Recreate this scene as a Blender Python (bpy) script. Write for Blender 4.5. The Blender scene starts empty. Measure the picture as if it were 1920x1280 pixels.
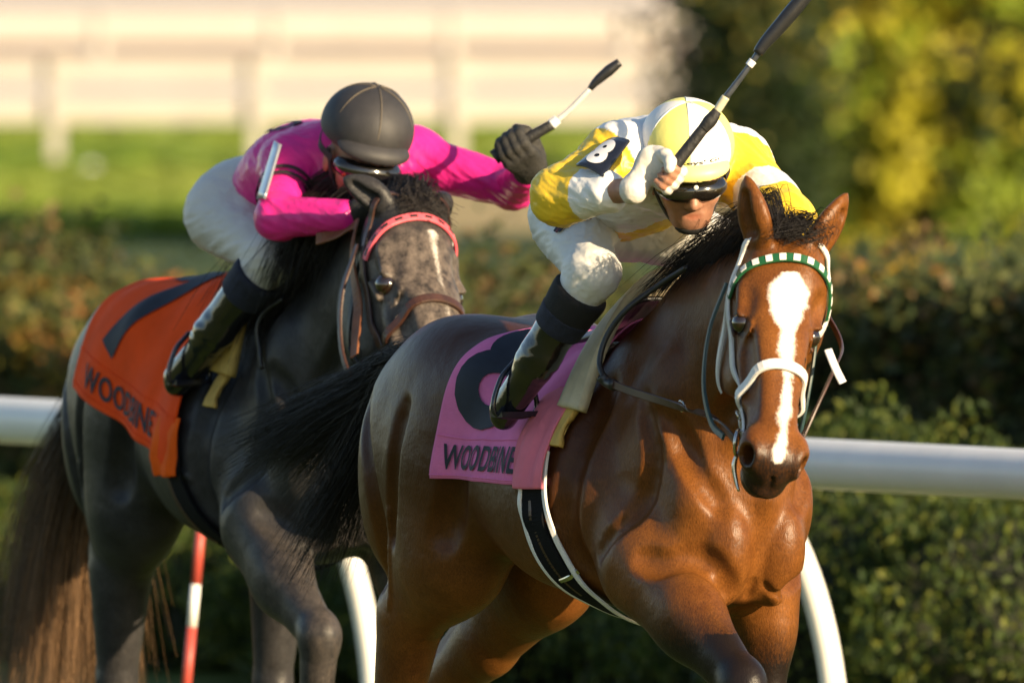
import bpy, bmesh, math, random
import numpy as np
from mathutils import Vector, Matrix

random.seed(7)
RNG = np.random.default_rng(11)
SC = bpy.context.scene
COL = SC.collection

# ------------------------------------------------------------------ camera
PXM, FOCUS = 845.0, 30.0                       # photo pixels per metre at the focus distance
FPX = PXM * FOCUS
CAM = np.array([0.0, -30.0, 2.45])
TILT = math.atan2(0.9, 30.0)
cam_d = bpy.data.cameras.new('camera')
cam = bpy.data.objects.new('camera', cam_d)
COL.objects.link(cam)
cam.location = CAM
cam.rotation_euler = (math.pi / 2 - TILT, 0, 0)
cam_d.sensor_width = 36.0
cam_d.lens = FPX / 1920.0 * 36.0
cam_d.clip_start, cam_d.clip_end = 1.0, 5000.0
cam_d.dof.use_dof = True
cam_d.dof.focus_distance = 30.25
cam_d.dof.aperture_fstop = 5.5
SC.camera = cam

# ------------------------------------------------------------------ light
SUN_AZ, SUN_EL = math.radians(45), math.radians(17)      # azimuth to the right of the line back to the camera
sv = Vector((math.sin(SUN_AZ) * math.cos(SUN_EL), -math.cos(SUN_AZ) * math.cos(SUN_EL), math.sin(SUN_EL)))
world = bpy.data.worlds.new('World')
SC.world = world
world.use_nodes = True
wn = world.node_tree
bg = wn.nodes['Background']
sky = wn.nodes.new('ShaderNodeTexSky')
sky.sky_type = 'NISHITA'
sky.sun_disc = False
sky.sun_elevation = SUN_EL
sky.sun_rotation = math.atan2(sv.x, sv.y)
sky.air_density, sky.dust_density = 1.0, 0.5
wn.links.new(sky.outputs[0], bg.inputs[0])
bg.inputs[1].default_value = 0.085
sun_d = bpy.data.lights.new('sun', 'SUN')
sun_d.energy = 5.0
sun_d.angle = math.radians(0.55)
sun_d.color = (1.0, 0.78, 0.48)
sun = bpy.data.objects.new('sun', sun_d)
COL.objects.link(sun)
sun.location = (20, -20, 12)
sun.rotation_euler = sv.to_track_quat('Z', 'Y').to_euler()
SC.view_settings.view_transform = 'Standard'
SC.view_settings.look = 'None'
SC.view_settings.gamma = 1.0
SC.view_settings.exposure = 1.1
SC.render.engine = 'CYCLES'
SC.cycles.use_denoising = True
SC.cycles.max_bounces = 6

# ------------------------------------------------------------------ pixel <-> place helpers
FW = np.array([0, math.cos(TILT), -math.sin(TILT)])
UP = np.array([0, math.sin(TILT), math.cos(TILT)])
RT = np.array([1.0, 0, 0])


def pray(u, v):
    return FW + RT * (u - 960) / FPX - UP * (v - 640) / FPX


def at(u, v, Y):
    d = pray(u, v)
    return CAM + d * ((Y - CAM[1]) / d[1])


class Frame:
    """A horse's own frame: x ahead, y to its left, z up."""

    def __init__(s, ox, oy, deg):
        t = math.radians(deg)
        s.O = np.array([ox, oy, 0.0])
        s.f = np.array([math.cos(t), -math.sin(t), 0])
        s.l = np.array([math.sin(t), math.cos(t), 0])
        s.rz = -t

    def w(s, p):
        return s.O + s.f * p[0] + s.l * p[1] + np.array([0, 0, p[2]])

    def loc(s, P):
        q = np.asarray(P, float) - s.O
        return np.array([q @ s.f, q @ s.l, q[2]])

    def vec(s, P):
        P = np.asarray(P, float)
        return np.array([P @ s.f, P @ s.l, P[2]])

    def px(s, u, v, x=None, w=None, Y=None):
        d = pray(u, v)
        if Y is not None:
            t = (Y - CAM[1]) / d[1]
        elif x is not None:
            t = ((s.O - CAM) @ s.f + x) / (d @ s.f)
        else:
            t = ((s.O - CAM) @ s.l + w) / (d @ s.l)
        return s.loc(CAM + d * t)


# ------------------------------------------------------------------ objects
def empty(name, loc=(0, 0, 0), rz=0.0, label=None, cat=None, group=None):
    o = bpy.data.objects.new(name, None)
    o.empty_display_size = 0.1
    COL.objects.link(o)
    o.location = loc
    o.rotation_euler = (0, 0, rz)
    tag(o, label, cat, group)
    return o


def tag(o, label=None, cat=None, group=None, kind=None):
    if label: o['label'] = label
    if cat: o['category'] = cat
    if group: o['group'] = group
    if kind: o['kind'] = kind
    return o


def mesh_np(name, V, Fq, mat=None, parent=None, smooth=True, attrs=None):
    """V (n,3), Fq (m,3|4) arrays -> one mesh object."""
    me = bpy.data.meshes.new(name)
    V = np.asarray(V, np.float32)
    Fq = np.asarray(Fq, np.int32)
    k = Fq.shape[1]
    me.vertices.add(len(V))
    me.vertices.foreach_set('co', V.ravel())
    me.loops.add(Fq.size)
    me.loops.foreach_set('vertex_index', Fq.ravel())
    me.polygons.add(len(Fq))
    me.polygons.foreach_set('loop_start', np.arange(0, Fq.size, k, dtype=np.int32))
    me.update(calc_edges=True)
    if attrs:
        for n, a in attrs.items():
            a = np.asarray(a, np.float32)
            if a.ndim == 1:
                at_ = me.attributes.new(n, 'FLOAT', 'POINT')
                at_.data.foreach_set('value', a)
            else:
                if a.shape[1] == 3:
                    a = np.concatenate([a, np.ones((len(a), 1), np.float32)], 1)
                at_ = me.attributes.new(n, 'FLOAT_COLOR', 'POINT')
                at_.data.foreach_set('color', a.ravel())
    me.polygons.foreach_set('use_smooth', np.full(len(Fq), smooth, bool))
    me.validate()
    if mat: me.materials.append(mat)
    o = bpy.data.objects.new(name, me)
    COL.objects.link(o)
    if parent: o.parent = parent
    return o


# ------------------------------------------------------------------ materials
def new_mat(name):
    m = bpy.data.materials.new(name)
    m.use_nodes = True
    return m, m.node_tree, m.node_tree.nodes['Principled BSDF']


def sset(b, **kw):
    for k, v in kw.items():
        b.inputs[k.replace('_', ' ')].default_value = v


def noise(nt, scale, detail=4, rough=0.55, vec=None):
    n = nt.nodes.new('ShaderNodeTexNoise')
    n.inputs['Scale'].default_value = scale
    n.inputs['Detail'].default_value = detail
    n.inputs['Roughness'].default_value = rough
    if vec is None:
        tc = nt.nodes.new('ShaderNodeTexCoord')
        vec = tc.outputs['Object']
    nt.links.new(vec, n.inputs['Vector'])
    return n


def ramp(nt, fac, stops):
    r = nt.nodes.new('ShaderNodeValToRGB')
    el = r.color_ramp.elements
    while len(el) < len(stops): el.new(0.5)
    for e, (p, c) in zip(el, stops):
        e.position = p
        e.color = (*c, 1) if len(c) == 3 else c
    nt.links.new(fac, r.inputs[0])
    return r


def mix(nt, fac, a, b):
    m = nt.nodes.new('ShaderNodeMix')
    m.data_type = 'RGBA'
    for i, v in ((0, fac), (6, a), (7, b)):
        if hasattr(v, 'links'): nt.links.new(v, m.inputs[i])
        elif i == 0: m.inputs[0].default_value = v
        else: m.inputs[i].default_value = (*v, 1)
    return m.outputs[2]


def mathn(nt, op, a, b=None, clamp=False):
    m = nt.nodes.new('ShaderNodeMath')
    m.operation = op
    m.use_clamp = clamp
    for i, v in enumerate((a, b)):
        if v is None: continue
        if hasattr(v, 'links'): nt.links.new(v, m.inputs[i])
        else: m.inputs[i].default_value = v
    return m.outputs[0]


def add_bump(nt, b, height, strength, dist):
    bp = nt.nodes.new('ShaderNodeBump')
    bp.inputs['Strength'].default_value = strength
    bp.inputs['Distance'].default_value = dist
    nt.links.new(height, bp.inputs['Height'])
    nt.links.new(bp.outputs[0], b.inputs['Normal'])


def attr(nt, name):
    a = nt.nodes.new('ShaderNodeAttribute')
    a.attribute_name = name
    return a


def pm(name, c1, c2=None, scale=20, rough=0.6, bump=0.0, bscale=60, bdist=0.004, metal=0.0, spec=0.5, coat=0.0, sheen=0.0, colattr=None, trans=0.0):
    m, nt, b = new_mat(name)
    c2 = c2 or tuple(x * 0.75 for x in c1)
    n = noise(nt, scale)
    r = ramp(nt, n.outputs[0], [(0.3, c2), (0.7, c1)])
    out = r.outputs[0]
    if colattr:
        mm = nt.nodes.new('ShaderNodeMix'); mm.data_type = 'RGBA'; mm.blend_type = 'MULTIPLY'
        mm.inputs[0].default_value = 1.0
        nt.links.new(attr(nt, colattr).outputs[0], mm.inputs[6]); nt.links.new(out, mm.inputs[7])
        out = mm.outputs[2]
    nt.links.new(out, b.inputs['Base Color'])
    sset(b, Roughness=rough, Metallic=metal, Specular_IOR_Level=spec, Coat_Weight=coat, Sheen_Weight=sheen)
    b.inputs['Sheen Roughness'].default_value = 0.4
    b.inputs['Coat Roughness'].default_value = 0.12
    if trans:
        tr = nt.nodes.new('ShaderNodeBsdfTranslucent'); nt.links.new(out, tr.inputs[0])
        ms = nt.nodes.new('ShaderNodeMixShader'); ms.inputs[0].default_value = trans
        o = nt.nodes['Material Output']
        nt.links.new(b.outputs[0], ms.inputs[1]); nt.links.new(tr.outputs[0], ms.inputs[2]); nt.links.new(ms.outputs[0], o.inputs[0])
    if bump:
        n2 = noise(nt, bscale, 5)
        add_bump(nt, b, n2.outputs[0], bump, bdist)
    return m


# ------------------------------------------------------------------ numpy value noise (for folds and uneven outlines)
def _hash(i, j, k, seed):
    h = (i * 374761393 + j * 668265263 + k * 2147483647 + seed * 974711) & 0xFFFFFFFF
    h = ((h ^ (h >> 13)) * 1274126177) & 0xFFFFFFFF
    return ((h ^ (h >> 16)) & 0xFFFF) / 65535.0


def vnoise(P, seed=0):
    P = np.asarray(P, float)
    I = np.floor(P).astype(np.int64)
    f = P - I
    f = f * f * (3 - 2 * f)
    r = 0
    for a in (0, 1):
        for b in (0, 1):
            for c in (0, 1):
                wgt = (f[:, 0] if a else 1 - f[:, 0]) * (f[:, 1] if b else 1 - f[:, 1]) * (f[:, 2] if c else 1 - f[:, 2])
                r = r + wgt * _hash(I[:, 0] + a, I[:, 1] + b, I[:, 2] + c, seed)
    return r * 2 - 1


_R = np.array([[.36, .48, -.8], [-.8, .6, 0], [.48, .64, .6]])


def snoise(P, seed=0):
    P = np.asarray(P, float)
    return .62 * (vnoise(P, seed) + vnoise((P * 1.17 + 5.3) @ _R, seed + 50)) + .25 * vnoise((P * 2.3) @ _R.T, seed + 90)


def vnormals(V, Fq):
    n = np.zeros_like(V)
    fn = np.cross(V[Fq[:, 2]] - V[Fq[:, 0]], V[Fq[:, 3 if Fq.shape[1] == 4 else 1]] - V[Fq[:, 1 if Fq.shape[1] == 4 else 0]])
    for i in range(Fq.shape[1]):
        np.add.at(n, Fq[:, i], fn)
    return n / np.maximum(np.linalg.norm(n, axis=1, keepdims=True), 1e-12)


# ------------------------------------------------------------------ signed distance modelling
def A(*p): return np.array(p, float)


class SDF:
    def __init__(s, lo, hi, h, big=0.14):
        s.lo = np.asarray(lo, float); s.h = h
        s.n = np.ceil((np.asarray(hi, float) - s.lo) / h).astype(int) + 1
        s.V = np.full(s.n, big, np.float32); s.big = big
        s.ax = [(s.lo[i] + h * np.arange(s.n[i])).astype(np.float32) for i in range(3)]

    def _blk(s, lo, hi, m):
        a = np.clip(np.floor((np.asarray(lo) - m - s.lo) / s.h).astype(int), 0, s.n)
        b = np.clip(np.ceil((np.asarray(hi) + m - s.lo) / s.h).astype(int) + 1, 0, s.n)
        sl = tuple(slice(a[i], b[i]) for i in range(3))
        g = (s.ax[0][sl[0]][:, None, None], s.ax[1][sl[1]][None, :, None], s.ax[2][sl[2]][None, None, :])
        return sl, g

    def add(s, prim, k=0.02):
        f, lo, hi = prim
        sl, g = s._blk(lo, hi, max(k, 0.03) + 2 * s.h)
        if 0 in s.V[sl].shape: return s
        d = f(*g); v = s.V[sl]
        hh = np.maximum(k - np.abs(v - d), 0) / k
        s.V[sl] = np.minimum(v, d) - hh * hh * (k * 0.25)
        return s

    def cut(s, prim, k=0.01):
        f, lo, hi = prim
        sl, g = s._blk(lo, hi, k + 2 * s.h)
        if 0 in s.V[sl].shape: return s
        d = -f(*g); v = s.V[sl]
        hh = np.maximum(k - np.abs(v - d), 0) / k
        s.V[sl] = np.maximum(v, d) + hh * hh * (k * 0.25)
        return s

    def sample(s, P):
        q = (np.asarray(P, float) - s.lo) / s.h
        q = np.clip(q, 0, s.n - 1.001)
        i = q.astype(int); f = q - i
        r = 0
        for a in (0, 1):
            for b in (0, 1):
                for c in (0, 1):
                    wgt = (f[..., 0] if a else 1 - f[..., 0]) * (f[..., 1] if b else 1 - f[..., 1]) * (f[..., 2] if c else 1 - f[..., 2])
                    r = r + wgt * s.V[i[..., 0] + a, i[..., 1] + b, i[..., 2] + c]
        return r

    def grad(s, P):
        e = s.h * 1.5
        g = np.stack([s.sample(P + A(*(e * (np.arange(3) == i)))) - s.sample(P - A(*(e * (np.arange(3) == i)))) for i in range(3)], -1)
        return g / np.maximum(np.linalg.norm(g, axis=-1, keepdims=True), 1e-9)

    def snap(s, P, off=0.0, it=8):
        P = np.array(P, float)
        for _ in range(it):
            P = P - s.grad(P) * np.clip(s.sample(P) - off, -0.03, 0.03)[..., None] * 0.8
        return P

    def mesh(s):
        V = s.V
        ins = V < 0
        c = [ins[a:ins.shape[0] - 1 + a, b:ins.shape[1] - 1 + b, d:ins.shape[2] - 1 + d] for a in (0, 1) for b in (0, 1) for d in (0, 1)]
        any_ = c[0].copy(); all_ = c[0].copy()
        for x in c[1:]:
            any_ |= x; all_ &= x
        act = any_ & ~all_
        I = np.argwhere(act)
        idx = np.full(act.shape, -1, np.int32)
        idx[act] = np.arange(len(I))
        offs = np.array([(a, b, d) for a in (0, 1) for b in (0, 1) for d in (0, 1)])
        val = np.stack([V[I[:, 0] + o[0], I[:, 1] + o[1], I[:, 2] + o[2]] for o in offs], 1).astype(float)
        sm = np.zeros((len(I), 3)); cnt = np.zeros(len(I))
        for a in range(8):
            for b in range(a + 1, 8):
                if np.abs(offs[a] - offs[b]).sum() != 1: continue
                va, vb = val[:, a], val[:, b]
                x = (va < 0) != (vb < 0)
                t = np.where(x, va / np.where(x, va - vb, 1), 0)
                sm += np.where(x[:, None], offs[a] + t[:, None] * (offs[b] - offs[a]), 0)
                cnt += x
        P = s.lo + s.h * (I + sm / cnt[:, None])
        Q = []
        for ax in range(3):
            o1, o2 = [(1, 2), (2, 0), (0, 1)][ax]
            n = list(ins.shape)
            sa = [slice(1, n[i] - 1) for i in range(3)]; sb = list(sa)
            sa[ax] = slice(0, n[ax] - 1); sb[ax] = slice(1, n[ax])
            d0, d1 = ins[tuple(sa)], ins[tuple(sb)]
            E = np.argwhere(d0 != d1)
            if not len(E): continue
            base = E.copy()
            for i in range(3):
                if i != ax: base[:, i] += 1
            flip = d1[tuple(E.T)]
            e1 = np.zeros(3, int); e1[o1] = 1
            e2 = np.zeros(3, int); e2[o2] = 1
            q = np.stack([idx[tuple((base - x).T)] for x in (e1 + e2, e2, e1 * 0, e1)], 1)
            q[flip] = q[flip][:, ::-1]
            Q.append(q)
        Q = np.concatenate(Q)
        Q = Q[(Q >= 0).all(1)]
        return P, Q


def rc(a, b, ra, rb, ax=None, sc=1.0):
    """tapered round bar from a to b; radius along ax is scaled by sc"""
    a, b = np.asarray(a, float), np.asarray(b, float)
    ba = b - a; L2 = max(ba @ ba, 1e-9)
    if ax is not None:
        ax = np.asarray(ax, float); ax = ax / np.linalg.norm(ax)

    def f(x, y, z):
        px, py, pz = x - np.float32(a[0]), y - np.float32(a[1]), z - np.float32(a[2])
        t = np.clip((px * ba[0] + py * ba[1] + pz * ba[2]) / L2, 0, 1).astype(np.float32)
        qx, qy, qz = px - t * np.float32(ba[0]), py - t * np.float32(ba[1]), pz - t * np.float32(ba[2])
        d2 = qx * qx + qy * qy + qz * qz
        if ax is not None:
            c = qx * ax[0] + qy * ax[1] + qz * ax[2]
            d2 = d2 + c * c * (1 / sc ** 2 - 1)
        r = ra + t * (rb - ra)
        d = np.sqrt(d2) - r
        return (d * (min(1, sc) if ax is not None else 1)).astype(np.float32)
    m = max(ra, rb) * max(1, sc)
    return f, np.minimum(a, b) - m, np.maximum(a, b) + m


def ell(c, r, R=None):
    """ellipsoid; R columns are its axes"""
    c, r = np.asarray(c, float), np.asarray(r, float)
    R = np.eye(3) if R is None else np.asarray(R, float)
    e = np.sqrt(((R * r) ** 2).sum(1))

    def f(x, y, z):
        px, py, pz = x - np.float32(c[0]), y - np.float32(c[1]), z - np.float32(c[2])
        k0 = 0; k1 = 0
        for i in range(3):
            q = px * np.float32(R[0, i]) + py * np.float32(R[1, i]) + pz * np.float32(R[2, i])
            k0 = k0 + (q / np.float32(r[i])) ** 2
            k1 = k1 + (q / np.float32(r[i] ** 2)) ** 2
        k0 = np.sqrt(k0); k1 = np.sqrt(k1)
        return (k0 * (k0 - 1) / np.maximum(k1, 1e-6)).astype(np.float32)
    return f, c - e, c + e


def chain(S, pts, k, ax=None, sc=1.0, T=None):
    for p, q in zip(pts[:-1], pts[1:]):
        a, b = A(*p[:3]), A(*q[:3])
        if T: a, b = T(a), T(b)
        S.add(rc(a, b, p[3], q[3], ax, sc), k)


def rotY(d):
    c, s_ = math.cos(math.radians(d)), math.sin(math.radians(d))
    return np.array([[c, 0, s_], [0, 1, 0], [-s_, 0, c]])


def loft(xs, top, bot, hw, nar, p=2.3):
    xs, top, bot, hw, nar = map(lambda q: np.asarray(q, float), (xs, top, bot, hw, nar))

    def sm(x, ys):                       # smooth interpolation
        i = np.clip(np.searchsorted(xs, x) - 1, 0, len(xs) - 2)
        m = np.gradient(ys, xs)
        h = xs[i + 1] - xs[i]; t = (x - xs[i]) / h
        return ((2 * t ** 3 - 3 * t ** 2 + 1) * ys[i] + (t ** 3 - 2 * t ** 2 + t) * h * m[i] + (-2 * t ** 3 + 3 * t ** 2) * ys[i + 1] + (t ** 3 - t ** 2) * h * m[i + 1])

    def f(x, y, z):
        xc = np.clip(x.astype(float), xs[0], xs[-1])
        tp, bt, w, na = (sm(xc, q).astype(np.float32) for q in (top, bot, hw, nar))
        zc = bt + (tp - bt) * 0.45
        dz = z - zc
        hh = np.where(dz > 0, tp - zc, zc - bt)
        zr = np.clip(dz / hh, 0, 1.2)
        we = w * (1 - na * zr)
        q = (np.abs(y / we) ** p + np.abs(dz / hh) ** p) ** (1 / p)
        d = (q - 1) * np.minimum(we, hh) * 0.95
        dx = np.abs(x - xc)
        return (np.where(dx > 0, np.sqrt(np.maximum(d, 0) ** 2 + dx ** 2) + np.minimum(d, 0), d)).astype(np.float32)
    return f, (xs[0], -hw.max(), bot.min()), (xs[-1], hw.max(), top.max())


# ------------------------------------------------------------------ small geometry
def catmull(P, n):
    P = np.asarray(P, float)
    Q = np.concatenate([[2 * P[0] - P[1]], P, [2 * P[-1] - P[-2]]])
    d = np.r_[0, np.cumsum(np.linalg.norm(np.diff(P, axis=0), axis=1))]
    out = []
    for t in np.linspace(0, d[-1], n):
        i = min(max(np.searchsorted(d, t) - 1, 0), len(P) - 2)
        u = (t - d[i]) / max(d[i + 1] - d[i], 1e-9)
        a, b, c, e = Q[i:i + 4]
        out.append(0.5 * (2 * b + (c - a) * u + (2 * a - 5 * b + 4 * c - e) * u * u + (3 * b - a - 3 * c + e) * u ** 3))
    return np.array(out)


def tube_np(P, r, sides=10, caps=True):
    P = np.asarray(P, float); n = len(P)
    r = np.broadcast_to(np.asarray(r, float), (n,))
    T = np.gradient(P, axis=0); T /= np.linalg.norm(T, axis=1, keepdims=True)
    ref = A(0, 0, 1) if abs(T[0] @ A(0, 0, 1)) < 0.9 else A(1, 0, 0)
    N = []
    u = np.cross(T[0], ref); u /= np.linalg.norm(u)
    for t in T:
        u = u - t * (u @ t); u /= np.linalg.norm(u); N.append(u)
    N = np.array(N); Bn = np.cross(T, N)
    an = np.linspace(0, 2 * math.pi, sides, endpoint=False)
    V = P[:, None] + r[:, None, None] * (np.cos(an)[None, :, None] * N[:, None] + np.sin(an)[None, :, None] * Bn[:, None])
    V = V.reshape(-1, 3)
    Q = []
    for i in range(n - 1):
        for j in range(sides):
            k = (j + 1) % sides
            Q.append((i * sides + j, i * sides + k, (i + 1) * sides + k, (i + 1) * sides + j))
    if caps:
        for i, fl in ((0, True), (n - 1, False)):
            c = len(V); V = np.concatenate([V, [P[i]]])
            for j in range(sides):
                k = (j + 1) % sides
                q = (c, i * sides + j, i * sides + k, c)
                Q.append(q[::-1] if fl else q)
    return V, Q


def tube(name, P, r, mat, parent=None, sides=10, n=None):
    if n: P = catmull(P, n)
    if n and np.ndim(r): r = np.interp(np.linspace(0, 1, n), np.linspace(0, 1, len(r)), r)
    V, Q = tube_np(P, r, sides)
    T = [];
    me = bpy.data.meshes.new(name)
    me.from_pydata([tuple(v) for v in V], [], [tuple(dict.fromkeys(q)) for q in Q])
    me.polygons.foreach_set('use_smooth', np.ones(len(me.polygons), bool))
    me.materials.append(mat)
    o = bpy.data.objects.new(name, me); COL.objects.link(o)
    if parent: o.parent = parent
    return o


def ribbon(P, N, width, thick, closed=False):
    """flat strap along P with outward normals N (bevelled box section)"""
    P, N = np.asarray(P, float), np.asarray(N, float)
    n = len(P)
    T = np.gradient(P, axis=0); T /= np.linalg.norm(T, axis=1, keepdims=True)
    S_ = np.cross(T, N); S_ /= np.linalg.norm(S_, axis=1, keepdims=True)
    w = np.broadcast_to(np.asarray(width, float), (n,))[:, None] / 2
    b = thick * 0.35
    prof = [(-1, 0, 0), (-1, thick - b, 0), (-1, thick, b), (1, thick, -b), (1, thick - b, 0), (1, 0, 0)]
    V = np.stack([P + S_ * (w * sx + ins) + N * hz for sx, hz, ins in prof], 1).reshape(-1, 3)
    m = len(prof); Q = []
    for i in range(n - 1):
        for j in range(m):
            k = (j + 1) % m
            Q.append((i * m + j, i * m + k, (i + 1) * m + k, (i + 1) * m + j))
    Q.append((0, 1, 2, 5)); Q.append((2, 3, 4, 5)); e = (n - 1) * m
    Q.append((e + 5, e + 2, e + 1, e)); Q.append((e + 5, e + 4, e + 3, e + 2))
    return V, np.array(Q)


def strap(name, S, pts, width, thick, mat, parent, T=None, n=None, off=0.002, snap=True, sm=True):
    P = np.array([T(A(*p)) if T else A(*p) for p in pts])
    L = np.linalg.norm(np.diff(P, axis=0), axis=1).sum()
    n = n or max(6, int(L / 0.008))
    P = catmull(P, n)
    if snap:
        P = S.snap(P, off)
        if sm:
            for _ in range(8): P[1:-1] = (P[:-2] + 2 * P[1:-1] + P[2:]) / 4
            P = P + S.grad(P) * np.clip(off - S.sample(P), 0, .02)[:, None]
            for _ in range(2): P[1:-1] = (P[:-2] + 2 * P[1:-1] + P[2:]) / 4
    N = S.grad(P)
    for _ in range(10): N[1:-1] = (N[:-2] + N[1:-1] + N[2:]) / 3
    N /= np.linalg.norm(N, axis=1, keepdims=True)
    V, Q = ribbon(P, N, width, thick)
    return mesh_np(name, V, Q, mat, parent, smooth=False), P, N


def strands(name, P, r0, r1, mat, parent=None, attrs=None):
    """P (N,S,3) polylines -> thin three-sided hairs in one mesh"""
    N, S_, _ = P.shape
    T = np.gradient(P, axis=1); T /= np.maximum(np.linalg.norm(T, axis=2, keepdims=True), 1e-9)
    ref = RNG.normal(size=(N, 1, 3))
    U = np.cross(T, ref); U /= np.maximum(np.linalg.norm(U, axis=2, keepdims=True), 1e-9)
    W = np.cross(T, U)
    r = np.linspace(r0, r1, S_)[None, :, None] * RNG.uniform(0.7, 1.3, (N, 1, 1))
    V = np.stack([P + r * (math.cos(a) * U + math.sin(a) * W) for a in (0, 2.094, 4.189)], 2).reshape(-1, 3)
    i = np.arange(N)[:, None, None] * S_ * 3 + np.arange(S_ - 1)[None, :, None] * 3
    j = np.arange(3)[None, None, :]; k = (j + 1) % 3
    Q = np.stack([i + j, i + k, i + 3 + k, i + 3 + j], -1).reshape(-1, 4)
    rnd = np.repeat(RNG.uniform(0, 1, N), S_ * 3)
    return mesh_np(name, V, Q, mat, parent, True, {'rnd': rnd, 'along': np.tile(np.repeat(np.linspace(0, 1, S_), 3), N)})


def box_np(lo, hi):
    x0, y0, z0 = lo; x1, y1, z1 = hi
    V = [(x0, y0, z0), (x1, y0, z0), (x1, y1, z0), (x0, y1, z0), (x0, y0, z1), (x1, y0, z1), (x1, y1, z1), (x0, y1, z1)]
    Q = [(0, 3, 2, 1), (4, 5, 6, 7), (0, 1, 5, 4), (1, 2, 6, 5), (2, 3, 7, 6), (3, 0, 4, 7)]
    return np.array(V, float), np.array(Q)


def glyphs(text, bold=0.0, shear=0.0, space=1.0):
    """outline letters as a flat triangle mesh, scaled to a unit box"""
    cu = bpy.data.curves.new('glyphs', 'FONT')
    cu.body = text; cu.offset = bold; cu.shear = shear; cu.space_character = space; cu.resolution_u = 5
    ob = bpy.data.objects.new('glyphs', cu); COL.objects.link(ob)
    bpy.context.view_layer.update()
    me = ob.evaluated_get(bpy.context.evaluated_depsgraph_get()).to_mesh()
    bm = bmesh.new(); bm.from_mesh(me)
    ob.to_mesh_clear(); bpy.data.objects.remove(ob)
    bmesh.ops.triangulate(bm, faces=bm.faces[:])
    xs = [v.co.x for v in bm.verts]; ys = [v.co.y for v in bm.verts]
    x0, x1, y0, y1 = min(xs), max(xs), min(ys), max(ys)
    for v in bm.verts:
        v.co = Vector(((v.co.x - x0) / (x1 - x0), (v.co.y - y0) / (y1 - y0), 0))
    return bm


def cut_grid(bm, nx, ny):
    for i in range(1, nx):
        bmesh.ops.bisect_plane(bm, geom=bm.verts[:] + bm.edges[:] + bm.faces[:], plane_co=(i / nx, 0, 0), plane_no=(1, 0, 0))
    for i in range(1, ny):
        bmesh.ops.bisect_plane(bm, geom=bm.verts[:] + bm.edges[:] + bm.faces[:], plane_co=(0, i / ny, 0), plane_no=(0, 1, 0))


def place_glyphs(name, bm, fn, mat, parent):
    """map the unit-box letters through fn(u,v)->xyz"""
    co = np.array([v.co[:2] for v in bm.verts])
    P = fn(co[:, 0], co[:, 1])
    for v, p in zip(bm.verts, P): v.co = Vector(p)
    me = bpy.data.meshes.new(name); bm.to_mesh(me); bm.free()
    me.materials.append(mat)
    o = bpy.data.objects.new(name, me); COL.objects.link(o); o.parent = parent
    return o

# ------------------------------------------------------------------ materials shared by horses and tack
def coat_mat(name, c_lo, c_hi, c_black, c_dark, mottle=None, rough=0.36, sheen=0.0):
    """short horse hair: coat colour, black points and white marks carried by the skin's own mask attributes"""
    m, nt, b = new_mat(name)
    tc = nt.nodes.new('ShaderNodeTexCoord')
    n = noise(nt, 7, 6, 0.68, tc.outputs['Object'])
    r = ramp(nt, n.outputs[0], [(0.3, c_lo), (0.72, c_hi)])
    out = r.outputs[0]
    mp = nt.nodes.new('ShaderNodeMapping'); mp.inputs['Scale'].default_value = (1.0, 1.0, 0.28)
    nt.links.new(tc.outputs['Object'], mp.inputs[0])
    fine = noise(nt, 330, 3, 0.6, mp.outputs[0])
    fr = ramp(nt, fine.outputs[0], [(0.25, (0.62, 0.62, 0.62)), (0.75, (1.32, 1.32, 1.32))])
    mm = nt.nodes.new('ShaderNodeMix'); mm.data_type = 'RGBA'; mm.blend_type = 'MULTIPLY'; mm.inputs[0].default_value = 1
    nt.links.new(out, mm.inputs[6]); nt.links.new(fr.outputs[0], mm.inputs[7]); out = mm.outputs[2]
    edge = noise(nt, 230, 4, 0.75, mp.outputs[0])
    ed = mathn(nt, 'MULTIPLY', mathn(nt, 'SUBTRACT', edge.outputs[0], 0.5), 0.9)

    def mask(nm, soft):
        v = mathn(nt, 'ADD', attr(nt, nm).outputs['Fac'], ed)
        return mathn(nt, 'MULTIPLY_ADD', mathn(nt, 'SUBTRACT', v, 0.5), soft) if False else mathn(nt, 'ADD', mathn(nt, 'MULTIPLY', mathn(nt, 'SUBTRACT', v, 0.5), soft), 0.5, True)
    if mottle:
        mo = noise(nt, 38, 5, 0.7, tc.outputs['Object'])
        mr = ramp(nt, mo.outputs[0], [(0.35, mottle[0]), (0.65, mottle[1])])
        out = mix(nt, mask('mottle', 1.4), out, mr.outputs[0])
    out = mix(nt, mathn(nt, 'MULTIPLY', attr(nt, 'dark').outputs['Fac'], mathn(nt, 'ADD', mathn(nt, 'MULTIPLY', n.outputs[0], .5), .75), True), out, c_dark)  # dark coat tone, on the bay partly painted-in shade
    out = mix(nt, mask('black', 1.5), out, c_black)
    out = mix(nt, mask('white', 2.0), out, (0.72, 0.66, 0.6))
    nt.links.new(out, b.inputs['Base Color'])
    sset(b, Roughness=rough, Specular_IOR_Level=0.22, Sheen_Weight=sheen)
    b.inputs['Sheen Roughness'].default_value = 0.35
    big = noise(nt, 14, 3, 0.5, tc.outputs['Object'])
    hsum = mathn(nt, 'ADD', mathn(nt, 'MULTIPLY', big.outputs[0], 1.0), mathn(nt, 'MULTIPLY', fine.outputs[0], 0.20))
    add_bump(nt, b, hsum, 0.38, 0.012)
    return m


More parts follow.
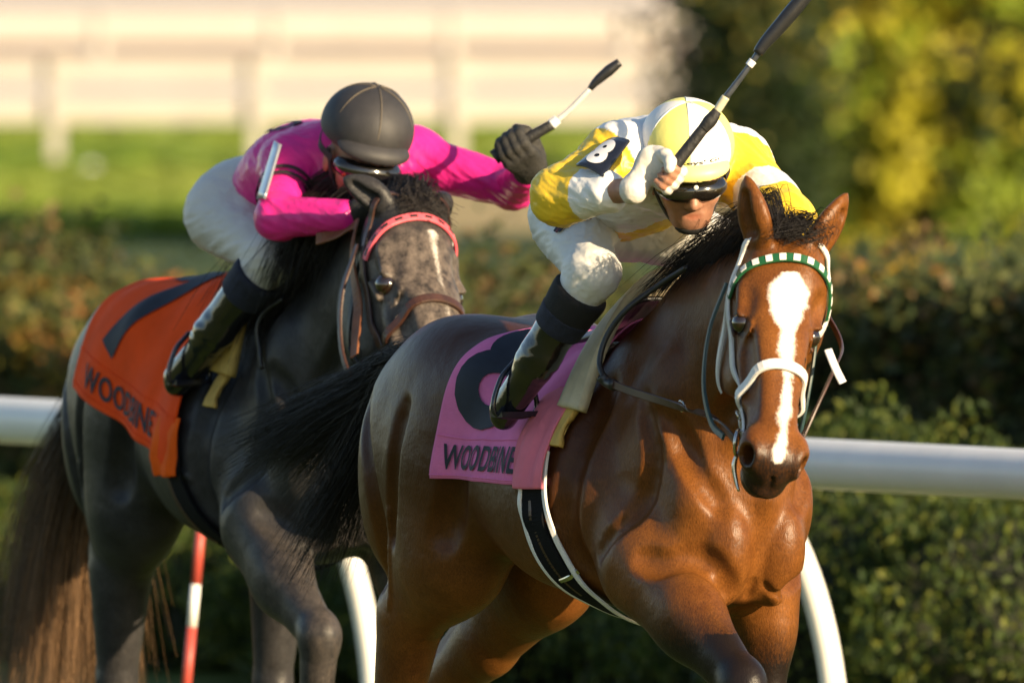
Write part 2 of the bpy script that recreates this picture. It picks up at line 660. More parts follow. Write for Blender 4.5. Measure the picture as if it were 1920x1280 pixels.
def hair_mat(name, c1, c2, rough=0.55, root=None):
    m, nt, b = new_mat(name)
    r = ramp(nt, attr(nt, 'rnd').outputs['Fac'], [(0.0, c1), (1.0, c2)])
    out = r.outputs[0]
    if root:
        al = mathn(nt, 'MULTIPLY', mathn(nt, 'SUBTRACT', attr(nt, 'along').outputs['Fac'], .35), 3.0, True)
        out = mix(nt, al, root, out)
    nt.links.new(out, b.inputs['Base Color'])
    sset(b, Roughness=rough, Specular_IOR_Level=0.3)
    return m


M_LEATHER = pm('brown_leather', (0.060, 0.024, 0.015), (0.030, 0.012, 0.009), 40, 0.42, 0.25, 220, 0.001, coat=0.15)
M_TAN = pm('tan_leather', (0.22, 0.075, 0.025), (0.15, 0.05, 0.018), 30, 0.5, 0.2, 200, 0.001)
M_BLACKL = pm('black_leather', (0.012, 0.012, 0.014), (0.02, 0.02, 0.022), 40, 0.38, 0.2, 200, 0.001)
M_WHITEL = pm('white_strap', (0.78, 0.76, 0.74), (0.66, 0.64, 0.62), 50, 0.45, 0.2, 260, 0.001)
M_GREENL = pm('green_strap', (0.012, 0.10, 0.035), (0.008, 0.07, 0.025), 60, 0.42)
M_DGREENL = pm('dark_green_strap', (0.02, 0.05, 0.045), (0.012, 0.03, 0.03), 60, 0.45)
M_PINKL = pm('pink_strap', (0.80, 0.13, 0.16), (0.7, 0.09, 0.13), 60, 0.42)
M_METAL = pm('polished_steel', (0.62, 0.6, 0.56), (0.5, 0.48, 0.45), 60, 0.22, metal=1.0)
M_EYE = pm('eye', (0.012, 0.007, 0.004), (0.02, 0.01, 0.006), 90, 0.06, spec=0.7, coat=1.0)
M_CREAM = pm('cream_pad', (0.62, 0.54, 0.38), (0.5, 0.43, 0.3), 25, 0.8, 0.4, 160, 0.003)
M_YFOAM = pm('yellow_foam', (0.62, 0.42, 0.11), (0.5, 0.33, 0.09), 30, 0.8, 0.3, 120, 0.003)
M_HOOF = pm('hoof', (0.05, 0.04, 0.035), (0.03, 0.025, 0.02), 30, 0.5)
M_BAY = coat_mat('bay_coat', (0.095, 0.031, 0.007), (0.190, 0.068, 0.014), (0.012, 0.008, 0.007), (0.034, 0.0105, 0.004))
M_GREY = coat_mat('grey_coat', (0.013, 0.0125, 0.014), (0.048, 0.0455, 0.048), (0.010, 0.009, 0.009), (0.012, 0.0115, 0.013), ((0.030, 0.025, 0.023), (0.145, 0.115, 0.096)), 0.40, 0.0)
M_BAYHAIR = hair_mat('black_hair', (0.004, 0.0035, 0.004), (0.014, 0.010, 0.009))
M_GREYHAIR = hair_mat('dark_hair', (0.008, 0.007, 0.008), (0.03, 0.024, 0.022))
M_GREYTAIL = hair_mat('brown_tail_hair', (0.030, 0.020, 0.014), (0.30, 0.17, 0.085), 0.5, (0.018, 0.015, 0.014))

FB = Frame(0.27, 0.30, 60)
FG = Frame(-0.58, 3.00, 67)


def head_frame(fr, poll, muzzle, roll):
    """poll and muzzle in horse space -> (origin, 3x3 with columns along, left, dorsal)"""
    a = muzzle - poll; a /= np.linalg.norm(a)
    n = A(0, 0, 1) - a[2] * a; n /= np.linalg.norm(n)
    l = np.cross(n, a)
    c, s_ = math.cos(math.radians(roll)), math.sin(math.radians(roll))
    n2 = n * c + l * s_; l2 = l * c - n * s_
    return poll, np.stack([a, l2, n2], 1)


def horse_sdf(cfg):
    S = SDF(cfg['lo'], cfg['hi'], 0.0056)
    # trunk
    S.add(loft([-.90, -.79, -.64, -.47, -.25, 0, .18, .3, .42, .52, .575],
               [1.40, 1.49, 1.552, 1.572, 1.548, 1.532, 1.60, 1.675, 1.645, 1.48, 1.27],
               [1.18, 1.10, 1.06, 1.05, 1.01, .955, .925, .93, .96, 1.02, 1.16],
               [.10, .17, .215, .232, .255, .260, .226, .188, .162, .128, .03],
               [.1, .1, .12, .18, .2, .22, .35, .5, .5, .4, .3]), 0.02)
    for s in (-1, 1):
        # quarters
        S.add(ell((-.56, s * .135, 1.29), (.30, .145, .28)), .06)
        S.add(ell((-.76, s * .125, 1.24), (.16, .12, .27), rotY(12)), .06)
        S.add(ell((-.48, s * .10, 1.455), (.24, .13, .11), rotY(8)), .07)
        S.add(rc((-.33, s * .175, 1.44), (-.45, s * .18, 1.37), .05, .06), .09)
        # shoulder and chest
        S.add(ell((.33, s * .130, 1.29), (.115, .062, .26), rotY(22)), .04)
        S.add(ell((.24, s * .152, 1.12), (.135, .056, .13), rotY(-20)), .035)
        S.add(ell((.45, s * .106, 1.18), (.095, .072, .13), rotY(15)), .035)
        S.add(ell((.50, s * .068, 1.09), (.085, .064, .125), rotY(10)), .022)
        # ribs fade
        S.add(ell((-.02, s * .16, 1.2), (.28, .115, .2)), .05)
    # neck
    for p, q in zip(cfg['neck'][:-1], cfg['neck'][1:]):
        S.add(rc(p[:3], q[:3], p[3], q[3], (-.25 * (q[1] - p[1]), 1, 0), .56), .06)
    # legs
    for pts in cfg['legs']:
        hind = pts['hind']; L = pts['p']
        for i, (p, q) in enumerate(zip(L[:-1], L[1:])):
            S.add(rc(p[:3], q[:3], p[3], q[3], (0, 1, 0), .72 if i < 2 else .85), .05 if i < 2 else .022)
        kn = L[3] if hind else L[2]
        if hind:                                                     # point of hock, Achilles tendon
            g, hk, cn = A(*L[2][:3]), A(*L[3][:3]), A(*L[4][:3])
            back = A(-1, 0, .35); back /= np.linalg.norm(back)
            ph = hk + back * .045 + A(0, 0, .03)
            S.add(rc(hk, ph, .036, .024), .025)
            S.add(rc(ph, A(*L[1][:3]) + A(-.10, 0, .02), .016, .03), .03)
        else:                                                        # knee bones, forearm muscle
            k3 = A(*kn[:3])
            S.add(ell(k3, (.052, .046, .058)), .02)
            e, m = A(*L[0][:3]), A(*L[1][:3])
            S.add(rc(e * .6 + m * .4 + A(.03, 0, 0), m * .75 + k3 * .25 + A(.012, 0, 0), .06, .035), .03)
            S.add(rc(e + A(-.03, 0, .01), m + A(-.035, 0, 0), .055, .03), .025)
    # grooves between muscles, veins under thin skin
    def groove(pts, r, k):
        P = S.snap(catmull(pts, 12), .35 * r)
        for a, b in zip(P[:-1], P[1:]): S.cut(rc(a, b, r, r), k)

    def vein(pts, r, k=.012):
        P = S.snap(catmull(pts, 14), -.1 * r)
        for a, b in zip(P[:-1], P[1:]): S.add(rc(a, b, r, r), k)
    for s in (-1, 1):
        groove([(.17, s * .2, 1.46), (.15, s * .22, 1.28), (.13, s * .22, 1.12), (.17, s * .2, 1.02)], .012, .045)      # behind the shoulder
        groove([(.36, s * .18, 1.42), (.40, s * .18, 1.30), (.36, s * .2, 1.16), (.28, s * .22, 1.08)], .009, .035)     # along the shoulder blade
        groove([(.42, s * .15, 1.40), (.50, s * .13, 1.27), (.53, s * .10, 1.20)], .010, .035)                          # neck and shoulder
        groove([(.56, s * .16, 1.36), (.68, s * .14, 1.46), (.80, s * .12, 1.56)], .009, .04)                           # jugular
        groove([(-.80, s * .22, 1.38), (-.74, s * .26, 1.22), (-.74, s * .25, 1.08), (-.78, s * .2, .98)], .010, .04)     # hamstring
        groove([(-.55, s * .26, 1.38), (-.60, s * .28, 1.22), (-.66, s * .26, 1.08)], .008, .035)
        groove([(-.33, s * .26, 1.36), (-.36, s * .27, 1.20), (-.42, s * .27, 1.08)], .014, .05)                         # flank
        groove([(.42, s * .2, 1.06), (.52, s * .15, 1.00), (.56, s * .10, .99)], .008, .045)                             # arm and breast
        vein([(-.66, s * .26, 1.14), (-.70, s * .25, 1.02), (-.72, s * .22, .92)], .0045)
        vein([(-.08, s * .28, 1.28), (.02, s * .28, 1.18), (.10, s * .26, 1.13)], .0035)
    for w_ in (-.02, .0, .02):
        groove([(.52, w_ * 2, 1.03), (.50, w_ * 3.4, .985)], .004, .012)
    # head
    O, R = cfg['head']

    hs = cfg['hs']

    def T(p): return O + R @ (np.asarray(p, float) * hs)

    def E(c, r, Rl=None): return ell(T(c), np.asarray(r) * hs, R if Rl is None else R @ Rl)

    def C(a, b, ra, rb, ax=None, sc=1): return rc(T(a), T(b), ra * hs, rb * hs, None if ax is None else R @ np.asarray(ax, float), sc)
    S.add(E((.095, 0, -.075), (.13, .088, .085)), .05)
    S.add(C((.13, 0, -.068), (.26, 0, -.062), .080, .074, (0, 0, 1), .8), .03)
    S.add(C((.26, 0, -.066), (.47, 0, -.070), .072, .052, (0, 0, 1), .9), .04)
    S.add(C((.10, 0, -.018), (.30, 0, -.020), .045, .040, (0, 0, 1), .32), .035)
    S.add(C((.30, 0, -.022), (.50, 0, -.034), .036, .030, (0, 0, 1), .35), .03)
    for s in (-1, 1):
        S.add(E((.165, s * .050, -.165), (.125, .030, .100)), .035)       # cheek plate
        S.add(C((.275, s * .064, -.085), (.38, s * .055, -.085), .012, .008), .035)   # facial crest
        S.add(C((.130, s * .076, -.034), (.190, s * .088, -.034), .017, .013), .022)    # brow
        S.add(C((.185, s * .092, -.082), (.225, s * .086, -.076), .007, .006), .015)   # lower lid
        S.cut(E((.34, s * .070, -.042), (.07, .008, .020)), .045)           # beside the nasal bone
        S.cut(E((.29, s * .088, -.135), (.09, .008, .03)), .04)           # under the facial crest
        S.cut(E((.165, s * .088, -.010), (.035, .016, .02)), .03)          # hollow above the eye
    S.add(C((.22, 0, -.195), (.50, 0, -.125), .052, .034, (0, 1, 0), .8), .035)
    S.add(E((.515, 0, -.078), (.072, .062, .060)), .03)
    S.add(E((.548, 0, -.118), (.045, .045, .030)), .02)
    S.add(E((.515, 0, -.155), (.050, .040, .030)), .015)
    for s in (-1, 1):
        S.add(E((.522, s * .049, -.054), (.048, .026, .038)), .018)
        S.cut(C((.552, s * .072, -.044), (.520, s * .036, -.066), .0275, .009, (0, 1, 0), .75), .010)
        S.cut(E((.200, s * .108, -.058), (.028, .018, .019)), .010)
    S.cut(E((.565, 0, -.134), (.075, .085, .0042)), .007)
    S.cut(C((.592, 0, -.095), (.575, 0, -.060), .004, .003), .012)
    # ears
    ew = cfg['earw']
    for i, s in enumerate((-1, 1)):
        b, m, t = (A(*q) for q in cfg['ears'][i])
        out = A(*cfg['earside'][i]); out /= np.linalg.norm(out)
        cv = catmull([b, m, t], 9)
        rr = [.024, .030, .034, .036, .034, .029, .021, .012, .003]
        for j in range(8):
            S.add(C(cv[j], cv[j + 1], rr[j] * ew, rr[j + 1] * ew, out, .5), .012 if j else .03)
        S.cut(C(cv[2] + out * .020 * ew, cv[6] + out * .011 * ew, .016 * ew, .007 * ew), .014)
    return S, T, R


def masks(P, cfg, bay):
    O, R = cfg['head']
    q = (P - O) @ R / cfg['hs']
    hx, hy, hz = q.T
    inhead = (hx > -.12) & (hx < .68) & (np.abs(hy) < .16) & (hz > -.205) & (hz < .26) & (P[:, 0] > .72)
    jit = vnoise(P * 55, 3) * .006 + vnoise(P * 18, 4) * .006
    dark = np.zeros(len(P)); white = np.zeros(len(P)); black = np.zeros(len(P)); mot = np.zeros(len(P))
    if bay:
        w = np.interp(hx, [.098, .105, .135, .17, .205, .25, .33, .40, .44, .50, .54, .562, .575], [-.03, .016, .040, .043, .031, .017, .012, .010, .013, .010, .016, .010, -.03])
        c = np.interp(hx, [.1, .3, .42, .5, .6], [.004, .004, .012, .004, -.004])
        white = np.where(inhead & (hz > -.085), np.clip(.5 + (w - np.abs(hy - c) + jit * .7) / .022, 0, 1), 0)
        mz = np.clip((hx - .50) / .06, 0, 1) * .75
        eye = np.clip(1 - np.hypot((hx - .2) / .052, (hz + .058) / .036), 0, 1) * 1.6 * (np.abs(hy) > .06)
        black = np.where(inhead, np.maximum(mz, eye), 0)
        ear = inhead & (hz > .03)
        black = np.where(ear, np.clip((hz - .135) / .04, 0, 1), black)
        x_, z_ = P[:, 0], P[:, 2]
        dark = .80 * np.clip((z_ - .98) / .26, 0, 1) * np.clip((.42 - x_) / .34, 0, 1)  # sooty rump, flank, back and neck, partly shade put into the colour
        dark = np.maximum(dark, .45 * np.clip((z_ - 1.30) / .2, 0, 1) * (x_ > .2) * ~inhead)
        low = (P[:, 2] < .99)
        leg = low & (np.abs(P[:, 1]) < .32)
        lx = np.where(P[:, 0] > 0, np.clip((.96 + .06 * (P[:, 1] < 0) - P[:, 2]) / .16, 0, 1), np.clip((.60 - P[:, 2]) / .12, 0, 1))
        black = np.where(leg, np.maximum(black, lx), black)
        black = np.where((P[:, 0] > .60) & (P[:, 1] < 0) & (P[:, 2] < .92), np.maximum(black, np.clip((P[:, 0] - .56) / .12, 0, 1)), black)
    else:
        w = np.interp(hx, [.08, .09, .10, .14, .18, .24, .30, .40, .5], [-.03, -.01, .012, .009, .005, .002, .004, .003, -.01])
        c = np.interp(hx, [.1, .3, .42, .5, .6], [.010, .012, .008, .004, 0])
        white = np.where(inhead & (hz > -.06), np.clip(.5 + (w - np.abs(hy - c) + jit * .8) / .020, 0, 1), 0) * .58
        mot = np.where(inhead, np.clip((hx - .06) / .08, 0, 1) * np.clip((hz + .15) / .08, 0, 1), 0)
        mz = np.clip((hx - .38) / .1, 0, 1) * .5 * (np.abs(hy) > .03)
        black = np.where(inhead, mz, 0)
        bel = np.clip((1.14 - P[:, 2]) / .2, 0, 1) * (P[:, 0] > .2)
        mot = np.maximum(mot, bel * .35)
        mot = np.maximum(mot, np.clip((.93 - P[:, 2]) / .2, 0, 1) * .12)
    return {'white': white, 'black': black, 'mottle': mot, 'dark': dark}


def uv_ball(name, c, r, mat, parent, seg=16, R=None, sc=(1, 1, 1)):
    bm = bmesh.new()
    bmesh.ops.create_uvsphere(bm, u_segments=seg, v_segments=seg // 2 + 2, radius=r)
    M = np.eye(3) if R is None else R
    for v in bm.verts: v.co = Vector(M @ (np.array(v.co) * sc) + np.asarray(c))
    for f in bm.faces: f.smooth = True
    me = bpy.data.meshes.new(name); bm.to_mesh(me); bm.free(); me.materials.append(mat)
    o = bpy.data.objects.new(name, me); COL.objects.link(o); o.parent = parent
    return o


def tidy(P, gain):
    return P


# ---- the two horses
BAY = dict(hs=1.03, earw=1.0, lo=(-1.62, -.50, -.01), hi=(1.36, .36, 2.02),
           neck=[(.26, 0, 1.39, .225), (.44, -.005, 1.50, .200), (.62, -.035, 1.59, .165), (.78, -.085, 1.65, .130), (.88, -.13, 1.69, .110)],
           ears=[((.03, -.052, -.008), (-.022, -.088, .038), (-.078, -.115, .075)), ((.03, .056, -.008), (-.022, .080, .042), (-.084, .104, .085))],
           earside=[(.55, -.8, .2), (.75, .55, .3)],
           legs=[dict(hind=True, p=[(-.52, -.13, 1.25, .20), (-.56, -.145, 1.06, .150), (-.75, -.145, .90, .088), (-.84, -.14, .64, .055), (-.74, -.13, .30, .036), (-.73, -.13, .20, .044), (-.67, -.13, .06, .055)]),
                 dict(hind=True, p=[(-.54, .13, 1.25, .20), (-.64, .145, 1.02, .145), (-.90, .145, .83, .085), (-1.17, .14, .67, .054), (-1.36, .13, .40, .036), (-1.44, .13, .31, .044), (-1.53, .13, .20, .05)]),
                 dict(hind=False, p=[(.33, -.165, 1.06, .125), (.52, -.165, .955, .088), (.73, -.15, .81, .055), (.86, -.145, .52, .036), (.90, -.145, .43, .044), (.97, -.145, .33, .05)]),
                 dict(hind=False, p=[(.33, .140, 1.06, .115), (.345, .135, .92, .080), (.35, .13, .66, .052), (.35, .13, .34, .034), (.36, .14, .26, .042), (.42, .14, .10, .05)])])
BAY['head'] = head_frame(FB, FB.px(1474, 446, Y=-.55), FB.px(1466, 886, Y=-.93), 20)
GRY = dict(hs=1.21, earw=.68, lo=(-1.30, -.40, -.01), hi=(1.44, .36, 2.06),
           neck=[(.26, 0, 1.37, .225), (.44, 0, 1.46, .200), (.62, -.005, 1.58, .165), (.78, -.012, 1.695, .130), (.87, -.018, 1.75, .112)],
           ears=[((.03, -.060, -.02), (.0, -.10, -.02), (-.028, -.145, -.03)), ((.03, .06, -.02), (-.005, .072, -.02), (-.045, .070, -.03))],
           earside=[(.35, -.85, .2), (.75, .5, .3)],
           legs=[dict(hind=True, p=[(-.52, -.13, 1.25, .20), (-.56, -.145, 1.05, .150), (-.66, -.145, .88, .092), (-.70, -.14, .60, .055), (-.66, -.13, .28, .036), (-.65, -.13, .20, .044), (-.60, -.13, .06, .055)]),
                 dict(hind=True, p=[(-.50, .13, 1.25, .19), (-.36, .145, 1.03, .14), (-.34, .145, .86, .08), (-.36, .14, .60, .052), (-.22, .13, .30, .036), (-.20, .13, .20, .044), (-.14, .13, .06, .05)]),
                 dict(hind=False, p=[(.31, -.165, 1.03, .125), (.45, -.165, .91, .085), (.66, -.15, .775, .055), (.60, -.145, .47, .036), (.57, -.145, .39, .044), (.50, -.145, .29, .05)]),
                 dict(hind=False, p=[(.35, .155, 1.06, .12), (.46, .15, .92, .082), (.62, .145, .68, .052), (.72, .14, .38, .034), (.74, .14, .30, .042), (.81, .14, .16, .05)])])
GRY['head'] = head_frame(FG, FG.px(780, 366, w=-.02), FG.px(856, 716, Y=1.76), 19)


def make_horse(cfg, fr, name, label, coat, hair, bay):
    root = empty(name, fr.O, fr.rz, label, 'horse', 'racehorses galloping side by side')
    S, T, R = horse_sdf(cfg)
    V, Q = S.mesh()
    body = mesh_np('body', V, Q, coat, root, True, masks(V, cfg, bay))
    for s in (-1, 1):
        uv_ball('eye', T((.203, s * .0755, -.056)), .0225 * cfg['hs'], M_EYE, root, 20)
    for lg in cfg['legs']:
        a, b = A(*lg['p'][-2][:3]), A(*lg['p'][-1][:3])
        d = (b - a) / np.linalg.norm(b - a)
        tube('hoof', [b - d * .005, b + d * .03, b + d * .055], [.050, .058, .062], M_HOOF, root, 18)
    return root, S, T, R


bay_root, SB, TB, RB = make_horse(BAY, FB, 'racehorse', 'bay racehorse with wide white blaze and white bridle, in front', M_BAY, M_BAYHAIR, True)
gry_root, SG, TG, RG = make_horse(GRY, FG, 'racehorse', 'dark grey racehorse with pink browband and orange number cloth', M_GREY, M_GREYHAIR, False)

# ------------------------------------------------------------------ hair
def hair(name, roots, guides, gi, jit, r0, r1, mat, parent, push=None):
    """roots (N,3); guides (G,S,3) offsets from the root; gi (N,) which lock a hair belongs to"""
    N = len(roots); S_ = guides.shape[1]
    s = np.linspace(0, 1, S_)
    P = roots[:, None] + guides[gi] * RNG.uniform(.82, 1.06, (N, 1, 1))
    ph = RNG.uniform(0, 6.28, (N, 3, 1)); fq = RNG.uniform(2, 6, (N, 1, 1))
    wav = np.sin(ph + fq * s[None, None, :]).transpose(0, 2, 1) - np.sin(ph).transpose(0, 2, 1)
    jit = jit * RNG.choice([.6, .8, 1, 1, 1.3, 1.9], N)[:, None, None]
    P = P + wav * (jit * 0.35) * s[None, :, None] + RNG.normal(size=(N, 1, 3)) * jit * (s[None, :, None] ** 1.3)
    if push is not None:
        for _ in range(3):
            d = push.sample(P)
            P = P + push.grad(P) * np.clip(.008 - d, 0, .05)[..., None] * (s[None, :, None] > .02)
    return strands(name, P, r0, r1, mat, parent)


def lock_guides(n, S_, fn):
    return np.array([catmull(fn(i), S_) for i in range(n)])


def crest_roots(S, cfg, n, x0, x1, spread=.012):
    nk = np.array(cfg['neck'])
    x = RNG.uniform(x0, x1, n)
    y = np.interp(x, nk[:, 0], nk[:, 1]); zc = np.interp(x, nk[:, 0], nk[:, 2])
    P = np.stack([x, y + RNG.normal(size=n) * spread, zc + .30], 1)
    for _ in range(90):
        d = S.sample(P); P[:, 2] -= np.clip(d, 0, .02) * .9 * (d > .002)
    return P


# bay mane
rt_ = crest_roots(SB, BAY, 1500, .34, .85)
NG = 60
order = np.clip(((rt_[:, 0] - .34) / .51 * NG).astype(int), 0, NG - 1)


def g_bay(i):
    t = i / NG
    L = random.uniform(.10, .22) * (1 - .25 * t)
    up = random.uniform(.10, .45) * (0.6 + .8 * t)
    side = random.uniform(-.9, .15)
    return np.array([(0, 0, 0), (-.25 * L, .15 * side * L, up * L), (-.65 * L, .5 * side * L, (up * .8 - .15) * L), (-1.0 * L, .9 * side * L, (up * .4 - .55) * L)])


hair('mane', rt_, lock_guides(NG, 10, g_bay), order, .013, .0009, .0003, M_BAYHAIR, bay_root, SB)
# bay forelock
q = TB((-.01, 0, .01)) + RNG.normal(size=(320, 3)) * .014
gl = lock_guides(10, 8, lambda i: RB @ np.array([(0, 0, 0), (-.012, random.uniform(-.02, .04), .03), (.02, random.uniform(-.05, .06), .045), (.055, random.uniform(-.06, .06), .03)]).T if False else (RB @ np.array([(0, 0, 0), (-.012, random.uniform(-.02, .04), .03), (.01, random.uniform(-.05, .06), .05), (.045, random.uniform(-.06, .06), .038)]).T).T)
hair('forelock', q, gl, RNG.integers(0, 10, 320), .004, .0009, .0003, M_BAYHAIR, bay_root, SB)
# bay tail, streaming behind
NT = 46


def g_btail(i):
    t = i / NT
    L = random.uniform(.60, .88) if t < .7 else random.uniform(.42, .60)
    dr = random.uniform(.15, .25) if t < .7 else random.uniform(.34, .46)
    sd = random.uniform(-.05, .07)
    return np.array([(0, 0, 0), (-.14, sd * .2, .03), (-.36 * L - .05, sd * .5, -.16 * dr), (-.72 * L, sd, -.55 * dr), (-L, sd * 1.6 + random.uniform(-.04, .04), -dr)])


rt_ = A(-.895, 0, 1.425) + RNG.normal(size=(3600, 3)) * A(.015, .018, .022)
hair('tail', rt_, lock_guides(NT, 13, g_btail), RNG.integers(0, NT, 3600), .015, .0009, .0003, M_BAYHAIR, bay_root)
# grey mane: thick, falling to the near side and blown back
rt_ = crest_roots(SG, GRY, 2600, .30, .90)
order = np.clip(((rt_[:, 0] - .30) / .62 * NG).astype(int), 0, NG - 1)


def g_gry(i):
    t = i / NG
    L = random.uniform(.20, .34) * (1 - .55 * max(0, (t - .6) / .4))
    side = random.uniform(-.75, -.25) if random.random() < .85 else random.uniform(-.1, .4)
    if t > .78: side = random.uniform(.0, .6); L *= .7
    up = random.uniform(.05, .30) * (1 if t < .7 else .3)
    return np.array([(0, 0, 0), (-.2 * L, .25 * side * L, up * L), (-.5 * L, .75 * side * L, (up - .28) * L), (-.8 * L, 1.0 * side * L, (up * .5 - .85) * L)])


hair('mane', rt_, lock_guides(NG, 10, g_gry), order, .018, .0013, .0005, M_GREYHAIR, gry_root, SG)
q = TG((.005, 0, .0)) + RNG.normal(size=(480, 3)) * A(.02, .022, .010)
gl = lock_guides(18, 9, lambda i: np.array([(0, 0, 0), (-.015, .01, .02), (-.045, random.uniform(.0, .03), .035), (-.085, random.uniform(-.01, .05), random.uniform(.02, .05))]) if i < 7 else
                 (RG @ np.array([(0, 0, 0), (.012, random.uniform(-.015, .015), .012), (.035, random.uniform(-.04, .04), .012), (.06, random.uniform(-.06, .06), .004)]).T).T)
hair('forelock', q, gl, RNG.integers(0, 18, 480), .009, .0012, .0004, M_GREYHAIR, gry_root, SG)


def g_gtail(i):
    L = random.uniform(.42, .68)
    dn = random.uniform(.65, 1.05)
    sd = random.uniform(-.10, .10)
    return np.array([(0, 0, 0), (-.13, sd * .1, -.01), (-.30 * L - .1, sd * .5, -.20 * dn), (-.62 * L - .12, sd, -.55 * dn), (-.72 * L - .12, sd * 1.5, -1.0 * dn)])


rt_ = A(-.895, 0, 1.41) + RNG.normal(size=(3800, 3)) * A(.015, .02, .025)
hair('tail', rt_, lock_guides(60, 13, g_gtail), RNG.integers(0, 60, 3800), .022, .0010, .0003, M_GREYTAIL, gry_root)


# ------------------------------------------------------------------ cloths laid over the horses' backs
class Drape:
    """a sheet over the trunk, u along the horse (0 rear, 1 front), v round it from spine (0) to hem (1), near side"""

    def __init__(s, S, x0, x1, ph0, ph1, off, n=46, m=64, zc=1.24, fold=0.006, seed=1, lift=0.0, sk=0.0):
        u = np.linspace(0, 1, n); v = np.linspace(0, 1, m)
        U, Vv = np.meshgrid(u, v, indexing='ij')
        e0 = ph0(U) if callable(ph0) else ph0
        e1 = ph1(U) if callable(ph1) else ph1
        PH = np.radians(e0 + (e1 - e0) * Vv)
        X = x0 + (x1 - x0) * U + sk * (1 - np.abs(2 * Vv - 1)) * (1 - U)
        D = np.stack([0 * PH, -np.sin(PH), np.cos(PH)], -1)
        C0 = np.stack([X, 0 * X, 0 * X + zc], -1)
        r = np.full(U.shape, .06)
        done = np.zeros(U.shape, bool)
        for rr in np.arange(.60, .06, -.005):
            d = S.sample(C0 + D * rr) - off
            hit = (~done) & (d < 0)
            r[hit] = rr + d[hit] * .8
            done |= hit
        r_min = r.copy()
        for it in range(140):
            if it < 134: r = np.maximum(r, r_min)
            rp = np.pad(r, 1, mode='reflect', reflect_type='odd') if it < 134 else np.pad(r, 1, mode='edge')
            r = (rp[:-2, 1:-1] + rp[2:, 1:-1] + rp[1:-1, :-2] + rp[1:-1, 2:] + 2 * r) / 6
        r = r + lift * np.exp(-(PH / math.radians(42)) ** 2) * np.sin(np.clip(U * 1.15, 0, 1) * math.pi / 2) ** 1.5
        q = np.stack([U * 5.5 + Vv * .8, Vv * 1.6, 0 * U + seed], -1).reshape(-1, 3)
        fo = (vnoise(q, seed) + .5 * vnoise(q * 2.1, seed + 3)).reshape(U.shape)
        r = r + fold * (fo + .5) * np.clip(np.abs(Vv - (0 if e0 is 0 else .0)) * 1.4, .1, 1)
        s.G = C0 + D * r[..., None]
        s.n, s.m = n, m
        s.Nn = np.cross(np.gradient(s.G, axis=0), np.gradient(s.G, axis=1))
        s.Nn /= np.linalg.norm(s.Nn, axis=2, keepdims=True)
        if (s.Nn * D).sum() < 0: s.Nn = -s.Nn

    def at(s, u, v, lift=0.0):
        a = np.clip(np.asarray(u) * (s.n - 1), 0, s.n - 1.001); b = np.clip(np.asarray(v) * (s.m - 1), 0, s.m - 1.001)
        i, j = a.astype(int), b.astype(int); fa, fb = (a - i)[:, None], (b - j)[:, None]

        def lerp(G): return G[i, j] * (1 - fa) * (1 - fb) + G[i + 1, j] * fa * (1 - fb) + G[i, j + 1] * (1 - fa) * fb + G[i + 1, j + 1] * fa * fb
        return lerp(s.G) + lerp(s.Nn) * lift

    def sheet(s, name, mat, parent, th=.004):
        n, m = s.n, s.m
        V = np.concatenate([s.G.reshape(-1, 3), (s.G - s.Nn * th).reshape(-1, 3)])
        id_ = np.arange(n * m).reshape(n, m)
        q = np.stack([id_[:-1, :-1], id_[1:, :-1], id_[1:, 1:], id_[:-1, 1:]], -1).reshape(-1, 4)
        bt = q[:, ::-1] + n * m
        ed = []
        for line in (id_[0, :], id_[:, -1], id_[-1, ::-1], id_[::-1, 0]):
            for a, b in zip(line[:-1], line[1:]): ed.append((a, b, b + n * m, a + n * m))
        return mesh_np(name, V, np.concatenate([q, bt, np.array(ed)]), mat, parent)


def cloth_mat(name, c, weave=900, rough=0.75):
    m, nt, b = new_mat(name)
    tc = nt.nodes.new('ShaderNodeTexCoord')
    n = noise(nt, 9, 4, .6, tc.outputs['Object'])
    r = ramp(nt, n.outputs[0], [(0.3, tuple(x * .82 for x in c)), (0.7, c)])
    nt.links.new(r.outputs[0], b.inputs['Base Color'])
    n2 = noise(nt, 26, 5, .6, tc.outputs['Object']); n3 = noise(nt, weave, 2, .5, tc.outputs['Object'])
    add_bump(nt, b, mathn(nt, 'ADD', n2.outputs[0], mathn(nt, 'MULTIPLY', n3.outputs[0], .12)), .5, .006)
    sset(b, Roughness=rough, Specular_IOR_Level=.12)
    return m


M_PINKC = cloth_mat('pink_cloth', (0.78, 0.20, 0.44))
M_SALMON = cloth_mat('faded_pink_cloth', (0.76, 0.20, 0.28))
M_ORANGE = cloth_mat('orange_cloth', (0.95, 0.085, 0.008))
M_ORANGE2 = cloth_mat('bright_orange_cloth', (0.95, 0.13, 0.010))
M_PRINT = pm('dark_print', (0.012, 0.016, 0.032), (0.008, 0.011, 0.022), 40, 0.7)


